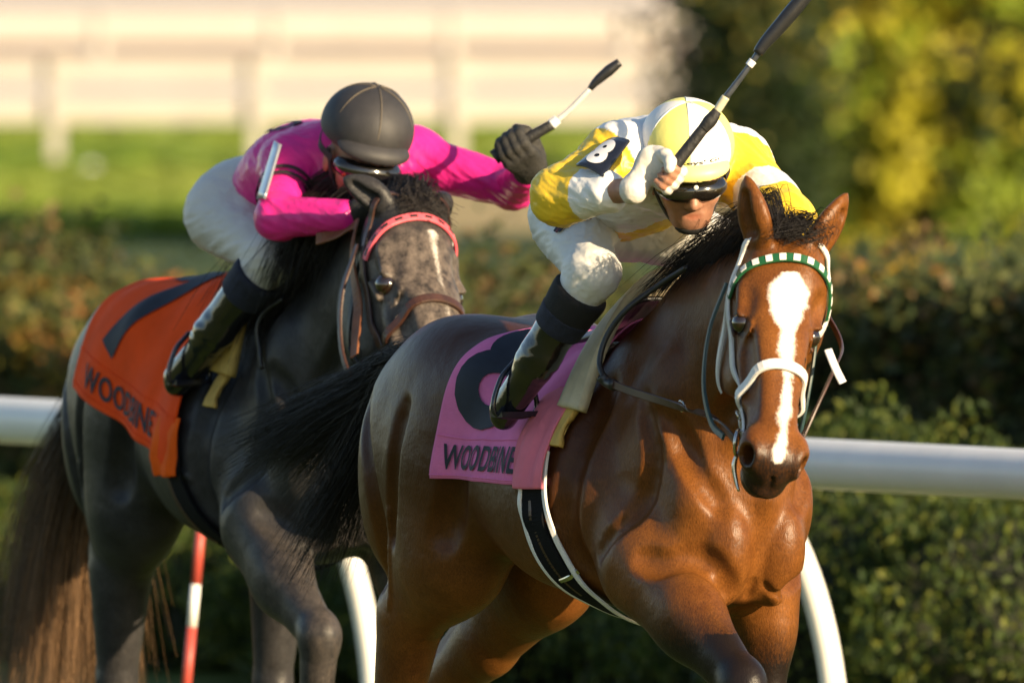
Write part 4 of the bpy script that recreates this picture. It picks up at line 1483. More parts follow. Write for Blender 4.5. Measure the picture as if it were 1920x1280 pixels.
    S.cut(ell(H(hc), (hr - .010) * hz, HR), .004)
    V, Q = S.mesh()
    q = ((V - HO) @ HR) / hz
    az = np.degrees(np.arctan2(q[:, 1], q[:, 0] + .01))
    if yel:
        ppan = np.floor((az + 360 + 4) / 60).astype(int) % 2
        col = np.where(ppan[:, None] == 1, PYEL, WHT)
        he = mesh_np('helmet', V, Q, M_HELM, root, True, {'panel': col})
    else:
        n_ = vnormals(V, Q)
        he = mesh_np('helmet', V, Q, M_HELMB, root, True)

    def hp(azd, el, o=.003):
        a, e = np.radians(np.asarray(azd, float)), np.radians(np.asarray(el, float))
        d = np.stack([np.cos(e) * np.cos(a), np.cos(e) * np.sin(a), np.sin(e)], -1)
        r = 1 / np.sqrt(((d / hr) ** 2).sum(-1))
        return HO + ((hc + d * (r + o)[..., None]) * hz) @ HR.T
    # seams over the crown
    for az0 in (-64, -4, 56, 116, 176, -124):
        tube('seam', hp(np.full(14, az0), np.linspace(-12, 86, 14), .0005), .0016 if yel else .0022, M_SEAM if not yel else M_WPAINT, he, 6)
    # band round the rim and peak
    azs = np.linspace(-180, 180, 60)
    Pb = hp(azs, -13 - 3 * np.cos(np.radians(azs)), .0015); Nb = (Pb - H(hc)); Nb /= np.linalg.norm(Nb, axis=1, keepdims=True)
    V, Q = ribbon(Pb, Nb, .024 * hz, .003)
    if not yel: mesh_np('helmet_band', V, Q, M_OLIVE, he, False)
    pk = J['peak']
    S = SDF(lo, hi, .0035)
    S.add(ell(H((pk, 0, .036)), A(.070, .090, .036) * hz, HR), .01)
    S.cut(plane(HR @ A(.30, 0, 1), H((.10, 0, .030)), lo, hi), .004)
    S.cut(ell(H((pk - .006, 0, .029)), A(.069, .086, .034) * hz, HR), .004)
    V, Q = S.mesh(); mesh_np('peak', V, Q, M_HELMB if not yel else silk_const, he)
    # goggles
    S = SDF(lo, hi, .0035)
    S.add(ell(H((.060, 0, -.010)), A(.060, .083, .038) * hz, HR), .01)
    S.cut(ell(H((.045, 0, -.008)), A(.062, .074, .06) * hz, HR), .004)
    S.cut(plane(HR @ A(1, 0, 0), H((.028, 0, 0)), lo, hi), .004)
    S.cut(ell(H((.125, 0, -.045)), A(.03, .016, .022) * hz, HR), .006)
    V, Q = S.mesh(); go = mesh_np('goggles', V, Q, M_LENS, root)
    if not yel:
        uv_ball('lens', H((.078, -.056, -.012)), .026, M_LENSO, go, 16, HR, (.9, .6, .9))
    else:
        uv_ball('logo', H((.116, .004, .008)), .006, M_WPAINT, go, 8, HR, (.3, 1, 1))
    for s in (-1, 1):
        P = catmull([H((.035, s * .082, -.008)), H((-.02, s * .099, .002)), H((-.08, s * .085, .012))], 12)
        N_ = P - H((-.01, 0, 0)); N_ /= np.linalg.norm(N_, axis=1, keepdims=True)
        V, Q = ribbon(P, N_, .018, .002); mesh_np('goggle_strap', V, Q, M_STRAPB, go, False)
    P = catmull([H((.012, -.088, .01)), H((.024, -.067, -.06)), H((.050, -.040, -.112)), H((.070, 0, -.130)), H((.050, .040, -.112)), H((.024, .067, -.06)), H((.012, .088, .01))], 40)
    N_ = P - H((.0, 0, -.03)); N_ /= np.linalg.norm(N_, axis=1, keepdims=True)
    V, Q = ribbon(P, N_, np.interp(np.linspace(0, 1, 40), [0, .3, .5, .7, 1], [.014, .016, .036, .016, .014]), .004); mesh_np('chin_strap', V, Q, M_STRAPB, he, False)
    uv_ball('chin_cup', H((.062, 0, -.122)), .03, M_STRAPB, he, 16, HR, (1.0, 1.25, .62))
    if yel:
        g = glyphs("Jockeys' Guild", .012); cut_grid(g, 24, 1)
        place_glyphs('lettering', g, lambda a, b: hp(-34 + 82 * a, -7.0 + 6.0 * b, .0045), M_PLATE, he)
    return root, H, HR


silk_const = pm('pale_yellow_peak', (0.86, 0.78, 0.28), (0.8, 0.72, 0.25), 20, .45)

# ---- yellow jockey on the bay
J = dict(helm=FB.px(1288, 262, w=-.12), face=(.12, -.92, -.36), hroll=-3, hs=.97, peak=.062, hand=.86,
         shR=FB.px(1166, 300, w=-.23), shL=FB.px(1376, 308, w=.10), elR=FB.px(1050, 368, Y=-.20), elL=FB.px(1478, 418, Y=-.22),
         wrR=FB.px(1188, 356, Y=-.385), wrL=A(.74, -.04, 1.74), grR=FB.px(1250, 328, Y=-.41), grL=A(.80, -.06, 1.74),
         hip=FB.px(1122, 392, w=-.04), knR=FB.px(1113, 512, w=-.23), knL=A(.24, .22, 1.71), anR=FB.px(1004, 676, w=-.29), anL=A(.06, .29, 1.50),
         toR=FB.px(945, 766, w=-.31), toL=A(-.06, .31, 1.39), loose=.010, cuffR=.37, cuffL=.1, foldamp=.0048, flipR=-1, flipL=1)
wb_end, wb_tip = FB.px(1252, 332, Y=-.41), FB.px(1512, -8, Y=-.44)
J['axR'] = wb_tip - wb_end; J['axL'] = A(.3, 1, .1)
yj, HY, HYR = jockey(FB, J, 'yellow', 'jockey in yellow and white silks and quartered cap, right arm raised with whip')
JY = J
# ---- pink jockey on the grey
J = dict(helm=FG.px(692, 232, Y=2.40), face=(.24, -.92, -.34), hroll=9, hs=1.03, peak=.064, hand=1.0,
         shR=FG.px(548, 312, Y=2.58), shL=FG.px(772, 298, Y=2.62), elR=FG.px(520, 408, Y=2.36), elL=FG.px(962, 352, Y=2.48),
         wrR=FG.px(648, 404, Y=2.24), wrL=FG.px(988, 322, Y=2.28), grR=FG.px(688, 414, Y=2.26), grL=FG.px(966, 274, Y=2.22),
         hip=FG.px(474, 384, Y=2.92), knR=FG.px(512, 484, Y=2.56), knL=A(.42, .24, 1.67), anR=FG.px(396, 626, Y=2.70), anL=A(.22, .30, 1.49),
         toR=FG.px(332, 706, Y=2.80), toL=A(.06, .30, 1.38), loose=.000, cuffR=.0, cuffL=.1, foldamp=.0035, flipR=1, flipL=-1)
wg_end, wg_mid, wg_tip = FG.px(928, 293, Y=2.24), FG.px(1040, 230, Y=2.20), FG.px(1160, 118, Y=2.16)
J['axL'] = wg_mid - wg_end; J['axR'] = A(.3, 1, .1)
pj, HP, HPR = jockey(FG, J, 'pink', 'jockey in hot pink silks and black cap, left arm out holding whip')
JP = J


# ---- number plates on the right sleeves
def plate(fr, parent, corners, th, face_mat, back_mat, name='arm_number'):
    """thin bowed plate from four corners (in horse space), clockwise from the top left"""
    c = np.array(corners)
    n = np.cross(c[1] - c[0], c[3] - c[0]); n /= np.linalg.norm(n)
    if n @ fr.vec((0, -1, 0)) < 0: n = -n
    m = 10
    U, W = np.meshgrid(np.linspace(0, 1, m), np.linspace(0, 1, m), indexing='ij')
    G = (c[0] * ((1 - U) * (1 - W))[..., None] + c[1] * (U * (1 - W))[..., None] + c[2] * (U * W)[..., None] + c[3] * ((1 - U) * W)[..., None])
    G = G + n * ((.008) * (np.sin(U * math.pi)))[..., None]
    V = np.concatenate([G.reshape(-1, 3), (G - n * th).reshape(-1, 3)]); id_ = np.arange(m * m).reshape(m, m)
    q = np.stack([id_[:-1, :-1], id_[1:, :-1], id_[1:, 1:], id_[:-1, 1:]], -1).reshape(-1, 4)
    ed = []
    for line in (id_[0, :], id_[:, -1], id_[-1, ::-1], id_[::-1, 0]):
        for a, b in zip(line[:-1], line[1:]): ed.append((a, b, b + m * m, a + m * m))
    o = mesh_np(name, V, np.concatenate([q, q[:, ::-1] + m * m, np.array(ed)]), face_mat, parent)

    def fn(a, b):
        g = (c[0] * ((1 - a) * b)[:, None] + c[1] * (a * b)[:, None] + c[2] * (a * (1 - b))[:, None] + c[3] * ((1 - a) * (1 - b))[:, None])
        return g + n * ((.008) * np.sin(a * math.pi) + .002)[:, None]
    return o, fn, n


pl, fn, n = plate(FB, yj, [FB.px(1132, 264, Y=-.19), FB.px(1180, 262, Y=-.26), FB.px(1130, 330, Y=-.35), FB.px(1080, 308, Y=-.30)], .005, M_PLATE, M_PLATE)
g = glyphs('8', .05); cut_grid(g, 6, 6)
place_glyphs('number', g, lambda a, b: fn(.14 + .66 * a, .12 + .76 * b), M_WPAINT, pl)
pl, fn, n = plate(FG, pj, [FG.px(516, 264, Y=2.50), FG.px(524, 270, Y=2.40), FG.px(494, 372, Y=2.30), FG.px(482, 374, Y=2.42)], .006, M_SILVER, M_PLATE)
# strap of the pink jockey's arm number
a0, a1 = JP['shR'], JP['elR']; ax_ = (a1 - a0) / np.linalg.norm(a1 - a0)
e1 = np.cross(ax_, A(0, 0, 1)); e1 /= np.linalg.norm(e1); e2 = np.cross(ax_, e1)
for dt in (.46, .58):
    c0 = a0 + (a1 - a0) * dt
    th = np.linspace(0, 2 * math.pi, 30)
    P = c0 + .0665 * (np.cos(th)[:, None] * e1 + np.sin(th)[:, None] * e2)
    V, Q = ribbon(P, (P - c0) / .0665, .012, .002); mesh_np('arm_band', V, Q, M_STRAPB, pj, False)
# collars
for JJ, Hh, rt2, mt in ((JP, HP, pj, M_STRAPB), (JY, HY, yj, M_WPAINT)):
    sc_ = (JJ['shR'] + JJ['shL']) / 2; c0 = sc_ + (Hh((-.025, 0, -.07)) - sc_) * .52
    axn = Hh((-.025, 0, -.07)) - sc_; axn /= np.linalg.norm(axn)
    e1 = np.cross(axn, A(0, 1, 0)); e1 /= np.linalg.norm(e1); e2 = np.cross(axn, e1)
    th = np.linspace(0, 2 * math.pi, 40)
    P = c0 + .074 * (np.cos(th)[:, None] * e1 + np.sin(th)[:, None] * e2)
    V, Q = ribbon(P, (P - c0) / .074, .034, .004); mesh_np('collar', V, Q, mt, rt2, False)


# ---- whips
def whip(fr, label, segs, parent=None):
    root = empty('whip', fr.O, fr.rz, label, 'whip', 'whips held by the jockeys')
    for nm, P, r, mt in segs: tube(nm, P, r, mt, root, 12, max(6, 4 * len(P)))
    return root


M_GRIP = pm('black_grip', (0.010, 0.010, 0.011), (0.018, 0.017, 0.017), 70, .6, .8, 110, .003)
M_SHAFT = pm('dark_shaft', (0.05, 0.055, 0.065), (0.03, 0.033, 0.04), 50, .3, coat=.5)
M_SHAFTW = pm('pale_shaft', (0.62, 0.60, 0.56), (0.5, 0.48, 0.45), 60, .45)
M_TAPE = pm('clear_tape', (0.50, 0.48, 0.36), (0.42, 0.40, 0.28), 60, .3)


def wl(t): return wb_end + (wb_tip - wb_end) * t


def q_(u, v): return FB.px(u, v, Y=-.42)


whip(FB, 'long black whip raised before the tree by the yellow jockey', [
    ('grip', [q_(1243, 340), q_(1295, 272), q_(1345, 208)], [.0145, .0135, .0115], M_GRIP),
    ('grip_swelling', [q_(1318, 243), q_(1332, 226), q_(1342, 213)], [.0125, .0155, .0125], M_GRIP),
    ('collar', [q_(1343, 210), q_(1361, 182)], [.0095, .0095], M_TAPE),
    ('shaft', [q_(1360, 184), q_(1386, 150), q_(1408, 120)], [.0075, .0068, .006], M_SHAFT),
    ('ring', [q_(1404, 124), q_(1412, 114)], [.0092, .0092], M_WPAINT),
    ('flap_neck', [q_(1411, 115), q_(1424, 97)], [.006, .008], M_SHAFT),
    ('flap', [q_(1421, 101), q_(1432, 84), q_(1470, 40), q_(1515, -14), q_(1540, -45)], [.012, .0155, .0175, .0165, .012], M_BLACKL)])
g_ = lambda u, v: FG.px(u, v, Y=2.22)
whip(FG, 'short whip with white shaft held out by the pink jockey', [
    ('grip', [g_(934, 290), g_(985, 262), g_(1036, 233)], [.0145, .0145, .0125], M_GRIP),
    ('knob', [g_(926, 296), g_(937, 288)], [.018, .018], M_GRIP),
    ('collar', [g_(1034, 234), g_(1046, 224)], [.0135, .012], M_WPAINT),
    ('shaft', [g_(1045, 226), g_(1072, 203), g_(1107, 166)], [.0075, .0070, .0060], M_SHAFTW),
    ('flap', [g_(1106, 167), g_(1118, 153), g_(1140, 134), g_(1162, 117)], [.007, .0115, .0135, .010], M_BLACKL)])


# ---- stirrups
for fr, JJ, lab in ((FB, JY, 'black stirrup under the boot beside the pink cloth'), (FG, JP, 'black stirrup under the boot beside the orange cloth')):
    rt2 = empty('stirrup', fr.O, fr.rz, lab, 'stirrup', 'stirrups')
    an, to = JJ['anR'], JJ['toR']
    c0 = an * .35 + to * .65 + A(0, 0, -.035)
    d = (to - an); d[2] = 0; d /= np.linalg.norm(d); sd = np.cross(d, A(0, 0, 1))
    tube('iron', [c0 + A(0, 0, .105), c0 + sd * .045 + A(0, 0, .06), c0 + sd * .058 + A(0, 0, -.012), c0 - sd * .058 + A(0, 0, -.012), c0 - sd * .045 + A(0, 0, .06), c0 + A(0, 0, .105)], .006, M_PLATE, rt2, 8, 40)
    tube('leather', [c0 + A(0, 0, .10), (c0 + JJ['knR']) / 2 + A(-.04, .06, .03)], .007, M_BLACKL, rt2, 8, 10)
    V, Q = box_np((-.055, -.02, -.008), (.055, .02, .004))
    Rr = np.stack([sd, d, A(0, 0, 1)], 1)
    mesh_np('tread', V @ Rr.T + c0 + A(0, 0, -.012), Q, M_PLATE, rt2, False)

# black ring printed on the back of the pink shirt
g = glyphs('O', .03); cut_grid(g, 8, 8)
c0, cu, cv = FG.px(530, 240, Y=2.70), FG.px(585, 224, Y=2.66) - FG.px(530, 240, Y=2.70), A(-.10, 0, .02)
place_glyphs('back_print', g, lambda a, b: JP['shirt'].snap(c0 + np.outer(a - .5, cu * 1.3) + np.outer(b - .5, cv), .006), M_PRINT, pj)
# dark red print across the yellow jockey's thigh
for i, (p, q) in enumerate((((1036, 432), (1058, 408)), ((1050, 440), (1072, 414)), ((1064, 446), (1098, 422)), ((1076, 412), (1106, 420)), ((1046, 410), (1064, 422)))):
    P = JY['breeches'].snap(np.array([FB.px(*p, Y=.10) * (1 - t) + FB.px(*q, Y=.10) * t for t in np.linspace(0, 1, 8)]), .006, 14)
    V, Q = ribbon(P, JY['breeches'].grad(P), .008, .002); mesh_np('thigh_print', V, Q, M_DRED if i % 2 else M_PRINT, yj, False)

# ------------------------------------------------------------------ the place: ground, tracks, rails
def ground_hit(u, v, z=0.0):
    d = pray(u, v); t = (z - CAM[2]) / d[2]
    return CAM + d * t


m, nt, b = new_mat('turf')
tc = nt.nodes.new('ShaderNodeTexCoord')
n1 = noise(nt, .16, 4, .6, tc.outputs['Object']); n2 = noise(nt, 3.0, 5, .7, tc.outputs['Object'])
r1 = ramp(nt, n1.outputs[0], [(.38, (.055, .090, .012)), (.62, (.095, .115, .018))])
r2 = ramp(nt, n2.outputs[0], [(.3, (.75, .75, .75)), (.7, (1.15, 1.15, 1.15))])
mm = nt.nodes.new('ShaderNodeMix'); mm.data_type = 'RGBA'; mm.blend_type = 'MULTIPLY'; mm.inputs[0].default_value = 1
nt.links.new(r1.outputs[0], mm.inputs[6]); nt.links.new(r2.outputs[0], mm.inputs[7])
nt.links.new(mm.outputs[2], b.inputs['Base Color']); sset(b, Roughness=.8, Specular_IOR_Level=.2)
add_bump(nt, b, n2.outputs[0], .6, .05)
M_TURF = m
M_DIRT = pm('track_dirt', (.70, .60, .51), (.62, .53, .44), .35, .9, .4, 2, .05)
M_TANSOIL = pm('dry_soil', (.42, .30, .13), (.33, .25, .09), .5, .9, .4, 2, .05)
M_RAIL = pm('white_rail', (.84, .83, .80), (.76, .75, .72), 5, .4, .10, 14, .005, coat=.1)
M_FENCE = pm('cream_board', (.46, .43, .39), (.42, .39, .35), 1.5, .6)
M_BROWN = pm('brown_board_and_shadow', (.20, .13, .07), (.15, .10, .055), 1.5, .8)  # low fence boards, and the farther fence's painted shadow strip
M_RED = pm('red_paint', (.46, .07, .05), (.40, .06, .045), 20, .45)


def sheet(name, pts, z, mat, kind='structure'):
    V = [(p[0], p[1], z) for p in pts]
    o = mesh_np(name, V, [tuple(range(4))], mat, None, False)
    o['kind'] = kind
    return o


sheet('ground', [(-900, -120), (900, -120), (900, 2500), (-900, 2500)], 0, M_TURF)
a, b_, c, d = ground_hit(520, 436), ground_hit(1500, 436), ground_hit(1500, 300), ground_hit(760, 292)
sheet('path', [a, b_, c, d], .004, M_TANSOIL)
y1 = ground_hit(960, 234)[1]
sheet('dirt_track', [(-700, y1), (700, y1 - 6), (700, 1400), (-700, 1400)], .008, M_DIRT)

# the inside rail of the turf course
RZ = 1.08
ra, rb = ground_hit(0, 787, RZ), ground_hit(1900, 889, RZ)
rd = (rb - ra) / np.linalg.norm(rb - ra)
inf = np.array([-rd[1], rd[0], 0.0])
if inf[0] < 0: inf = -inf
rail = empty('track_rail', (ra[0], ra[1], 0), 0, 'round white running rail on curved arms behind both horses', 'rail')
ro = np.array([ra[0], ra[1], 0.0])
tube('rail_tube', [ra - rd * 14 - ro, ra - ro, (ra + rb) / 2 - ro, rb - ro, rb + rd * 9 - ro], .066, M_RAIL, rail, 40, 40)


def on_rail(u):
    lo, hi = -30.0, 30.0
    for _ in range(60):
        mid = (lo + hi) / 2; p = ra + rd * mid; q = p - CAM
        if 960 + FPX * (q @ RT) / (q @ FW) < u: lo = mid
        else: hi = mid
    return lo


s0, s1 = on_rail(430), on_rail(1290)
for k in range(-4, 5):
    p = ra + rd * (s0 + (s1 - s0) * k) - ro
    p = p + rd * .10
    pts = [p + inf * (.42 * math.sin(f)) + A(0, 0, -.82 * (1 - math.cos(f)) - .03) for f in np.linspace(0, math.pi / 2, 14)]
    pts += [A(pts[-1][0], pts[-1][1], z) for z in (.15, -.02)]
    tube('arm', pts, .034, M_RAIL, rail, 18, 40)

# striped marker pole
pp = at(372, 1040, 6.2); pb = at(345, 1330, 6.2)
dv = (pp - pb) / np.linalg.norm(pp - pb)
top = pp + dv * .10
base = pp - dv * (pp[2] / dv[2])
mk = empty('marker_pole', base, 0, 'thin red and white striped pole standing behind the grey horse', 'pole')
Lp = np.linalg.norm(top - base)
edges = [Lp]
z_ = Lp - .10 - (1095 - 1040) / 700
edges.append(z_)
while z_ > .30: z_ -= (.115 if len(edges) % 2 == 0 else .21); edges.append(max(z_, 0))
for i, (h1, h0) in enumerate(zip(edges[:-1], edges[1:])):
    tube('band', [dv * h0, dv * h1], .0135, M_RED if i % 2 == 0 else M_RAIL, mk, 16)
tube('point', [dv * -.02, dv * edges[-1]], .0135, M_RED, mk, 16)

# ------------------------------------------------------------------ far fences across the course


def fence(name, label, t_v, posts_u, boards, pw, mat, extra=()):
    base = ground_hit(960, t_v)
    root = empty(name, (base[0], base[1], 0), 0, label, 'fence', 'white fences across the course')
    D = base[1]
    k = (D - CAM[1]) / FPX
    for z0, z1, th in boards:
        V, Q = box_np((-60, -th / 2, z0), (60, th / 2, z1)); mesh_np('board', V, Q, mat, root, False)
    for u in posts_u:
        x = (u - 960) * k
        V, Q = box_np((x - pw / 2, -.12, 0), (x + pw / 2, -.03, boards[-1][1] + .05)); mesh_np('post', V, Q, mat, root, False)
    for z0, z1, mt in extra:
        V, Q = box_np((-60, .06, z0), (60, .12, z1)); mesh_np('shadow_strip', V, Q, mt, root, False)  # dark strip below the board, the fence's shadow put in as colour
    return root


fence('course_fence', 'nearer cream board fence on the far grass', 338, [105 + 377 * i for i in range(-6, 9)], [(.58, .84, .05), (.98, 1.20, .05)], .13, M_FENCE)
fence('course_fence', 'farther cream board fence beyond the dirt track', 128, [190 + 330 * i for i in range(-8, 12)], [(.55, 1.0, .05)], .15, M_FENCE, [(.28, .44, M_BROWN)])
fence('course_fence', 'low brown topped fence at the far edge of the dirt', 74, [20 + 410 * i for i in range(-8, 12)], [(.35, .62, .05)], .2, M_BROWN)
mb = ground_hit(172, 352)
o = uv_ball('bright_spot_ball', (0, 0, .12), .12, M_RAIL, None, 14); o.location = (mb[0], mb[1], 0)  # pale ball added to give a small blurred bright disc
tag(o, 'small pale ball added as a blurred bright spot beside the far fence post', 'marker')


# ------------------------------------------------------------------ foliage
def leaf_mat(name, trans=.35):
    m, nt, b = new_mat(name)
    a_ = attr(nt, 'tint')
    nt.links.new(a_.outputs[0], b.inputs['Base Color'])
    sset(b, Roughness=.55, Specular_IOR_Level=.35)
    tr = nt.nodes.new('ShaderNodeBsdfTranslucent'); nt.links.new(a_.outputs[0], tr.inputs[0])
    ms = nt.nodes.new('ShaderNodeMixShader'); ms.inputs[0].default_value = trans
    o = nt.nodes['Material Output']
    nt.links.new(b.outputs[0], ms.inputs[1]); nt.links.new(tr.outputs[0], ms.inputs[2]); nt.links.new(ms.outputs[0], o.inputs[0])
    return m


M_LEAF = leaf_mat('leaves')
M_BARK = pm('bark', (.09, .065, .045), (.05, .036, .025), 8, .9, .6, 20, .03)
M_CORE = pm('dark_core', (.022, .026, .012), (.012, .014, .007), 8, .95)  # solid dark filler, added inside the foliage to block light


def leaves(name, C, size, tint, parent, asp=.55, spiky=False):
    """one small bent four-sided leaf at each centre C"""
    N = len(C)
    d = RNG.normal(size=(N, 3)); d[:, 2] += .35 if not spiky else 1.2
    d /= np.linalg.norm(d, axis=1, keepdims=True)
    e = np.cross(d, RNG.normal(size=(N, 3))); e /= np.linalg.norm(e, axis=1, keepdims=True)
    n = np.cross(d, e)
    s = (np.broadcast_to(size, (N,)) * RNG.uniform(.6, 1.3, N))[:, None]
    V = np.stack([C - d * s * .5, C + e * s * asp * .5 + n * s * .08, C + d * s * .5, C - e * s * asp * .5 + n * s * .08], 1).reshape(-1, 3)
    Q = np.arange(N * 4).reshape(N, 4)
    return mesh_np(name, V, Q, M_LEAF, parent, False, {'tint': np.repeat(tint, 4, axis=0)})


def pick(pal, N, jit=.25):
    pal = np.array(pal); w = pal[:, 3] / pal[:, 3].sum()
    c = pal[RNG.choice(len(pal), N, p=w), :3]
    return c * RNG.uniform(1 - jit, 1 + jit, (N, 1))


def blob(name, c, r, parent, seed, h=.07, amp=.2):
    bm = bmesh.new(); bmesh.ops.create_icosphere(bm, subdivisions=3, radius=1)
    P = np.array([v.co for v in bm.verts])
    P = P * (1 + amp * vnoise(P * 2.2 + seed, seed))[:, None] * np.asarray(r) + np.asarray(c)
    for v, p in zip(bm.verts, P): v.co = Vector(p)
    me = bpy.data.meshes.new(name); bm.to_mesh(me); bm.free(); me.materials.append(M_CORE)
    o = bpy.data.objects.new(name, me); COL.objects.link(o); o.parent = parent
    return o


# hedge behind the rail
ha, hb = at(100, 440, 22.0), at(950, 490, 18.4)
hd = hb - ha; hd[2] = 0; hd /= np.linalg.norm(hd)
hn = A(-hd[1], hd[0], 0)
if hn[0] < 0: hn = -hn
h0 = A(ha[0], ha[1], 0)
N = 190000
tt = RNG.uniform(-15, 16, N)


def hedge_top(t): return 1.05 + .20 * vnoise(np.stack([t * .9, 0 * t, 0 * t], 1), 3) + .15 * vnoise(np.stack([t * 2.6, 0 * t + 5, 0 * t], 1), 4) + .20 * np.clip((t - 5.6) / 1.5, 0, 1)


side = RNG.random(N) < .62
zz = RNG.uniform(0, 1, N) ** .8
ht = hedge_top(tt)
dep = np.where(side, RNG.exponential(.10, N), RNG.uniform(0, 1.0, N))
bulge = .30 * vnoise(np.stack([tt * 1.5, zz * 2.5, 0 * tt], 1), 6) + .20 * vnoise(np.stack([tt * 4, zz * 6, 0 * tt], 1), 8)
z_h = np.where(side, zz * ht, ht - RNG.exponential(.07, N) + .22 * (RNG.random(N) < .10) * RNG.random(N))
Cc = h0 + hd * tt[:, None] + hn * (dep + bulge)[:, None] + np.stack([0 * tt, 0 * tt, np.maximum(z_h, .02)], 1)
cl = vnoise(Cc * 2.2, 14)
pal = pick([(.050, .072, .024, 5), (.070, .090, .026, 3), (.030, .045, .018, 4), (.110, .080, .034, 2.2), (.10, .11, .025, 1.2)], N)
pal *= A(1.45, 1.28, 1.15) * (1 + .5 * cl)[:, None]
pal[cl > .42] = pal[cl > .42] * A(1.7, 1.15, .7)
hedge = empty('hedge', h0, 0, 'long dark clipped hedge running behind the white rail', 'hedge')
leaves('foliage', Cc - h0, .058, pal, hedge, .6)
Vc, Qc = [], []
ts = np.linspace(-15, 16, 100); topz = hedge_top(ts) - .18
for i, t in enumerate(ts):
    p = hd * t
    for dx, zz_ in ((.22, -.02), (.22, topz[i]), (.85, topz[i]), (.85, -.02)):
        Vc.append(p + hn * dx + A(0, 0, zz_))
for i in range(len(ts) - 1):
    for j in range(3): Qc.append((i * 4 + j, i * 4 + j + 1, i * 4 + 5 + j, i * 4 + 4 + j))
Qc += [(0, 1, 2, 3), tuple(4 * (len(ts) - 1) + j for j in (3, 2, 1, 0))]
mesh_np('dark_core', Vc, Qc, M_CORE, hedge, False)

# low conifer shrubs between rail and hedge, catching the sun
specs = [(1640, 5.9, .62, .95, 'broad yellow green juniper shrub below the rail at right'), (1860, 5.3, .5, .80, 'juniper shrub at the right edge under the rail'), (1470, 6.6, .5, .72, 'juniper shrub beside the bay horse\'s chest'),
         (1270, 7.4, .45, .66, 'sunny juniper shrub seen between the bay\'s front legs'), (1080, 8.1, .52, .78, 'sunny juniper shrub seen under the bay\'s belly'), (860, 8.9, .45, .60, 'juniper shrub seen behind the bay\'s hind legs'),
         (640, 9.6, .45, .55, 'juniper shrub behind the left rail arm'), (420, 10.6, .42, .50, 'low juniper shrub behind the striped pole'), (40, 11.6, .45, .55, 'juniper shrub at the far left behind the tail')]
for i, (u, Y, r, h, lab) in enumerate(specs):
    c = at(u, 900, Y + 4.6); c[2] = 0
    root = empty('juniper_shrub', c, 0, lab, 'shrub', 'juniper shrubs along the rail')
    blob('dark_core', (0, 0, h * .45), (r * .72, r * .72, h * .45), root, i + 3)
    n_ = 15000
    q = RNG.normal(size=(n_, 3)); q /= np.linalg.norm(q, axis=1, keepdims=True)
    rad = (1 + .30 * vnoise(q * 2.6 + i * 7, i) + .18 * vnoise(q * 6 + i * 3, i + 2)) * (1 - RNG.exponential(.07, n_))
    P = q * rad[:, None] * A(r, r, h * .55) + A(0, 0, h * .5)
    P[:, 2] = np.maximum(P[:, 2], .02)
    tip = np.clip((rad - .85) / .35, 0, 1)
    tint = pick([(.06, .095, .018, 4), (.10, .13, .020, 3), (.15, .165, .022, 2), (.035, .06, .014, 5)], n_)
    leaves('foliage', P, .036, tint, root, .45, True)


def tree(name, label, u, v0, Y, crown_c, crown_r, n_cl, leaf_n, size, pal, seed, trunk_h, trunk_r):
    base = at(u, v0, Y); base[2] = 0
    root = empty(name, base, 0, label, 'tree', 'trees beyond the hedge')
    cc = A(*crown_c)
    rs = np.random.default_rng(seed)
    tube('trunk', [A(0, 0, -.05), A(.05, .03, trunk_h * .5), A(-.03, 0, trunk_h), cc], [trunk_r * 1.3, trunk_r, trunk_r * .8, trunk_r * .3], M_BARK, root, 12, 20)
    q = rs.normal(size=(n_cl, 3)); q /= np.linalg.norm(q, axis=1, keepdims=True)
    rad = rs.uniform(.35, 1.0, n_cl) ** .5
    K = cc + q * (rad * (1 + .22 * vnoise(q * 2 + seed, seed)))[:, None] * A(*crown_r)
    K[:, 2] = np.maximum(K[:, 2], .45)
    for k in range(9):
        e = K[rs.integers(0, n_cl)]
        tube('limb', [A(0, 0, trunk_h * .55), (A(0, 0, trunk_h) + e) / 2 + A(0, 0, .1), e], [trunk_r * .45, trunk_r * .28, trunk_r * .08], M_BARK, root, 8, 14)
    blob('dark_core', cc, A(*crown_r) * .66, root, seed, amp=.35)
    id_ = rs.integers(0, n_cl, leaf_n)
    rc_ = rs.uniform(.16, .42, n_cl)
    P = K[id_] + rs.normal(size=(leaf_n, 3)) * (rc_[id_] * .55)[:, None]
    P[:, 2] = np.maximum(P[:, 2], .05)
    tone = pick(pal, n_cl, .2)
    tint = tone[id_] * rs.uniform(.7, 1.3, (leaf_n, 1))
    leaves('crown', P, size, tint, root, .62)
    return root


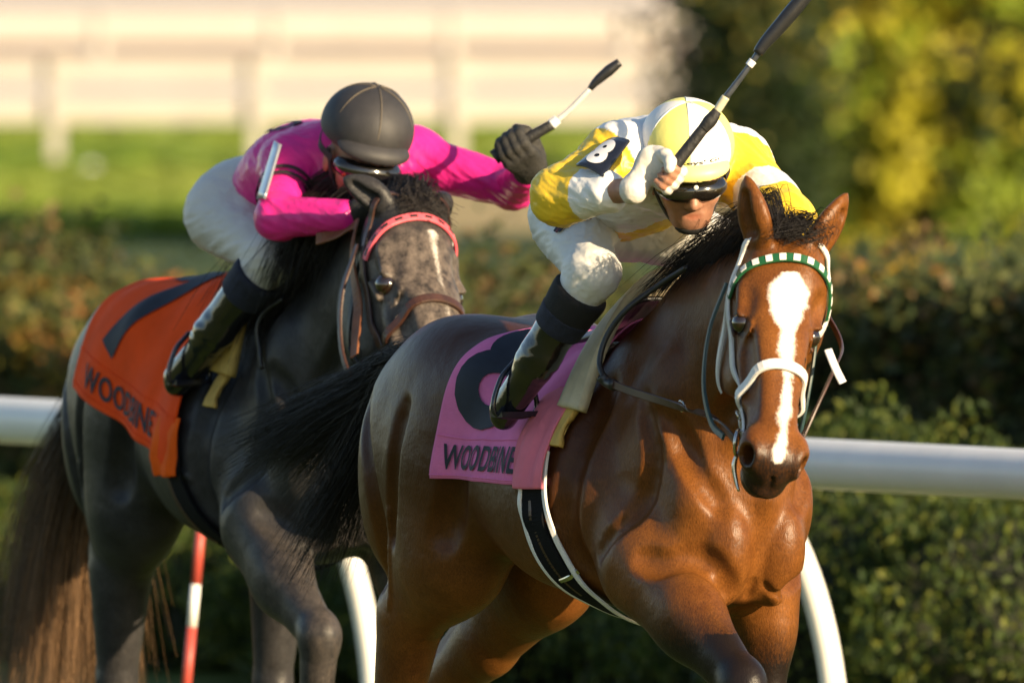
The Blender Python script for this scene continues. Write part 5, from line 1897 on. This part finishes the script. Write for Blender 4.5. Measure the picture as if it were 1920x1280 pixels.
tree('autumn_tree', 'autumn tree with yellow and green leaves at the upper right', 1715, 300, 72, (.25, .3, 2.3), (1.75, 1.5, 2.3), 300, 30000, .14,
     [(.44, .40, .03, 3.4), (.54, .42, .03, 2.2), (.25, .32, .03, 3.6), (.08, .12, .018, 3), (.02, .04, .010, 3.2)], 5, 1.4, .12)
tree('evergreen_tree', 'dark green tree standing left of the yellow autumn tree', 1390, 300, 66, (.1, .2, 2.4), (.52, .8, 2.4), 200, 15000, .11,
     [(.022, .042, .011, 4), (.015, .030, .009, 4), (.04, .06, .012, 2), (.22, .20, .04, .5)], 8, 1.0, .09)


# upright grass on the far lawn, catching the low sun
N = 90000
v_ = RNG.uniform(236, 452, N); u_ = RNG.uniform(-1100, 2900, N)
dz = -TILT - (v_ - 640) / FPX
t_ = CAM[2] / (TILT + (v_ - 640) / FPX)
gx = (u_ - 960) / FPX * t_; gy = CAM[1] + t_
keep = ~((u_ > 560 + RNG.normal(size=N) * 60) & (v_ > 290 + RNG.normal(size=N) * 25) & (u_ < 1500))
gx, gy = gx[keep], gy[keep]; N = len(gx)
hgt = RNG.uniform(.10, .22, N); wd = RNG.uniform(.10, .24, N); an = RNG.uniform(0, math.pi, N)
dx, dy = np.cos(an) * wd, np.sin(an) * wd
ln = RNG.normal(size=(N, 2)) * .05
V = np.stack([np.stack([gx - dx, gy - dy, 0 * gx], 1), np.stack([gx + dx, gy + dy, 0 * gx], 1), np.stack([gx + dx * .6 + ln[:, 0], gy + dy * .6 + ln[:, 1], hgt], 1), np.stack([gx - dx * .6 + ln[:, 0], gy - dy * .6 + ln[:, 1], hgt], 1)], 1).reshape(-1, 3)
pt = np.stack([gx, gy, 0 * gx], 1)
w_ = np.clip(.5 + .9 * vnoise(pt * .12, 41) + .3 * vnoise(pt * .5, 42), 0, 1)[:, None]
tint = (A(.10, .205, .020) * (1 - w_) + A(.20, .25, .032) * w_) * RNG.uniform(.75, 1.25, (N, 1))
o = mesh_np('lawn_grass', V, np.arange(N * 4).reshape(N, 4), M_LEAF, None, False, {'tint': np.repeat(tint, 4, axis=0)})
tag(o, 'sunlit green grass of the far lawn below the fence', 'grass', kind='stuff')
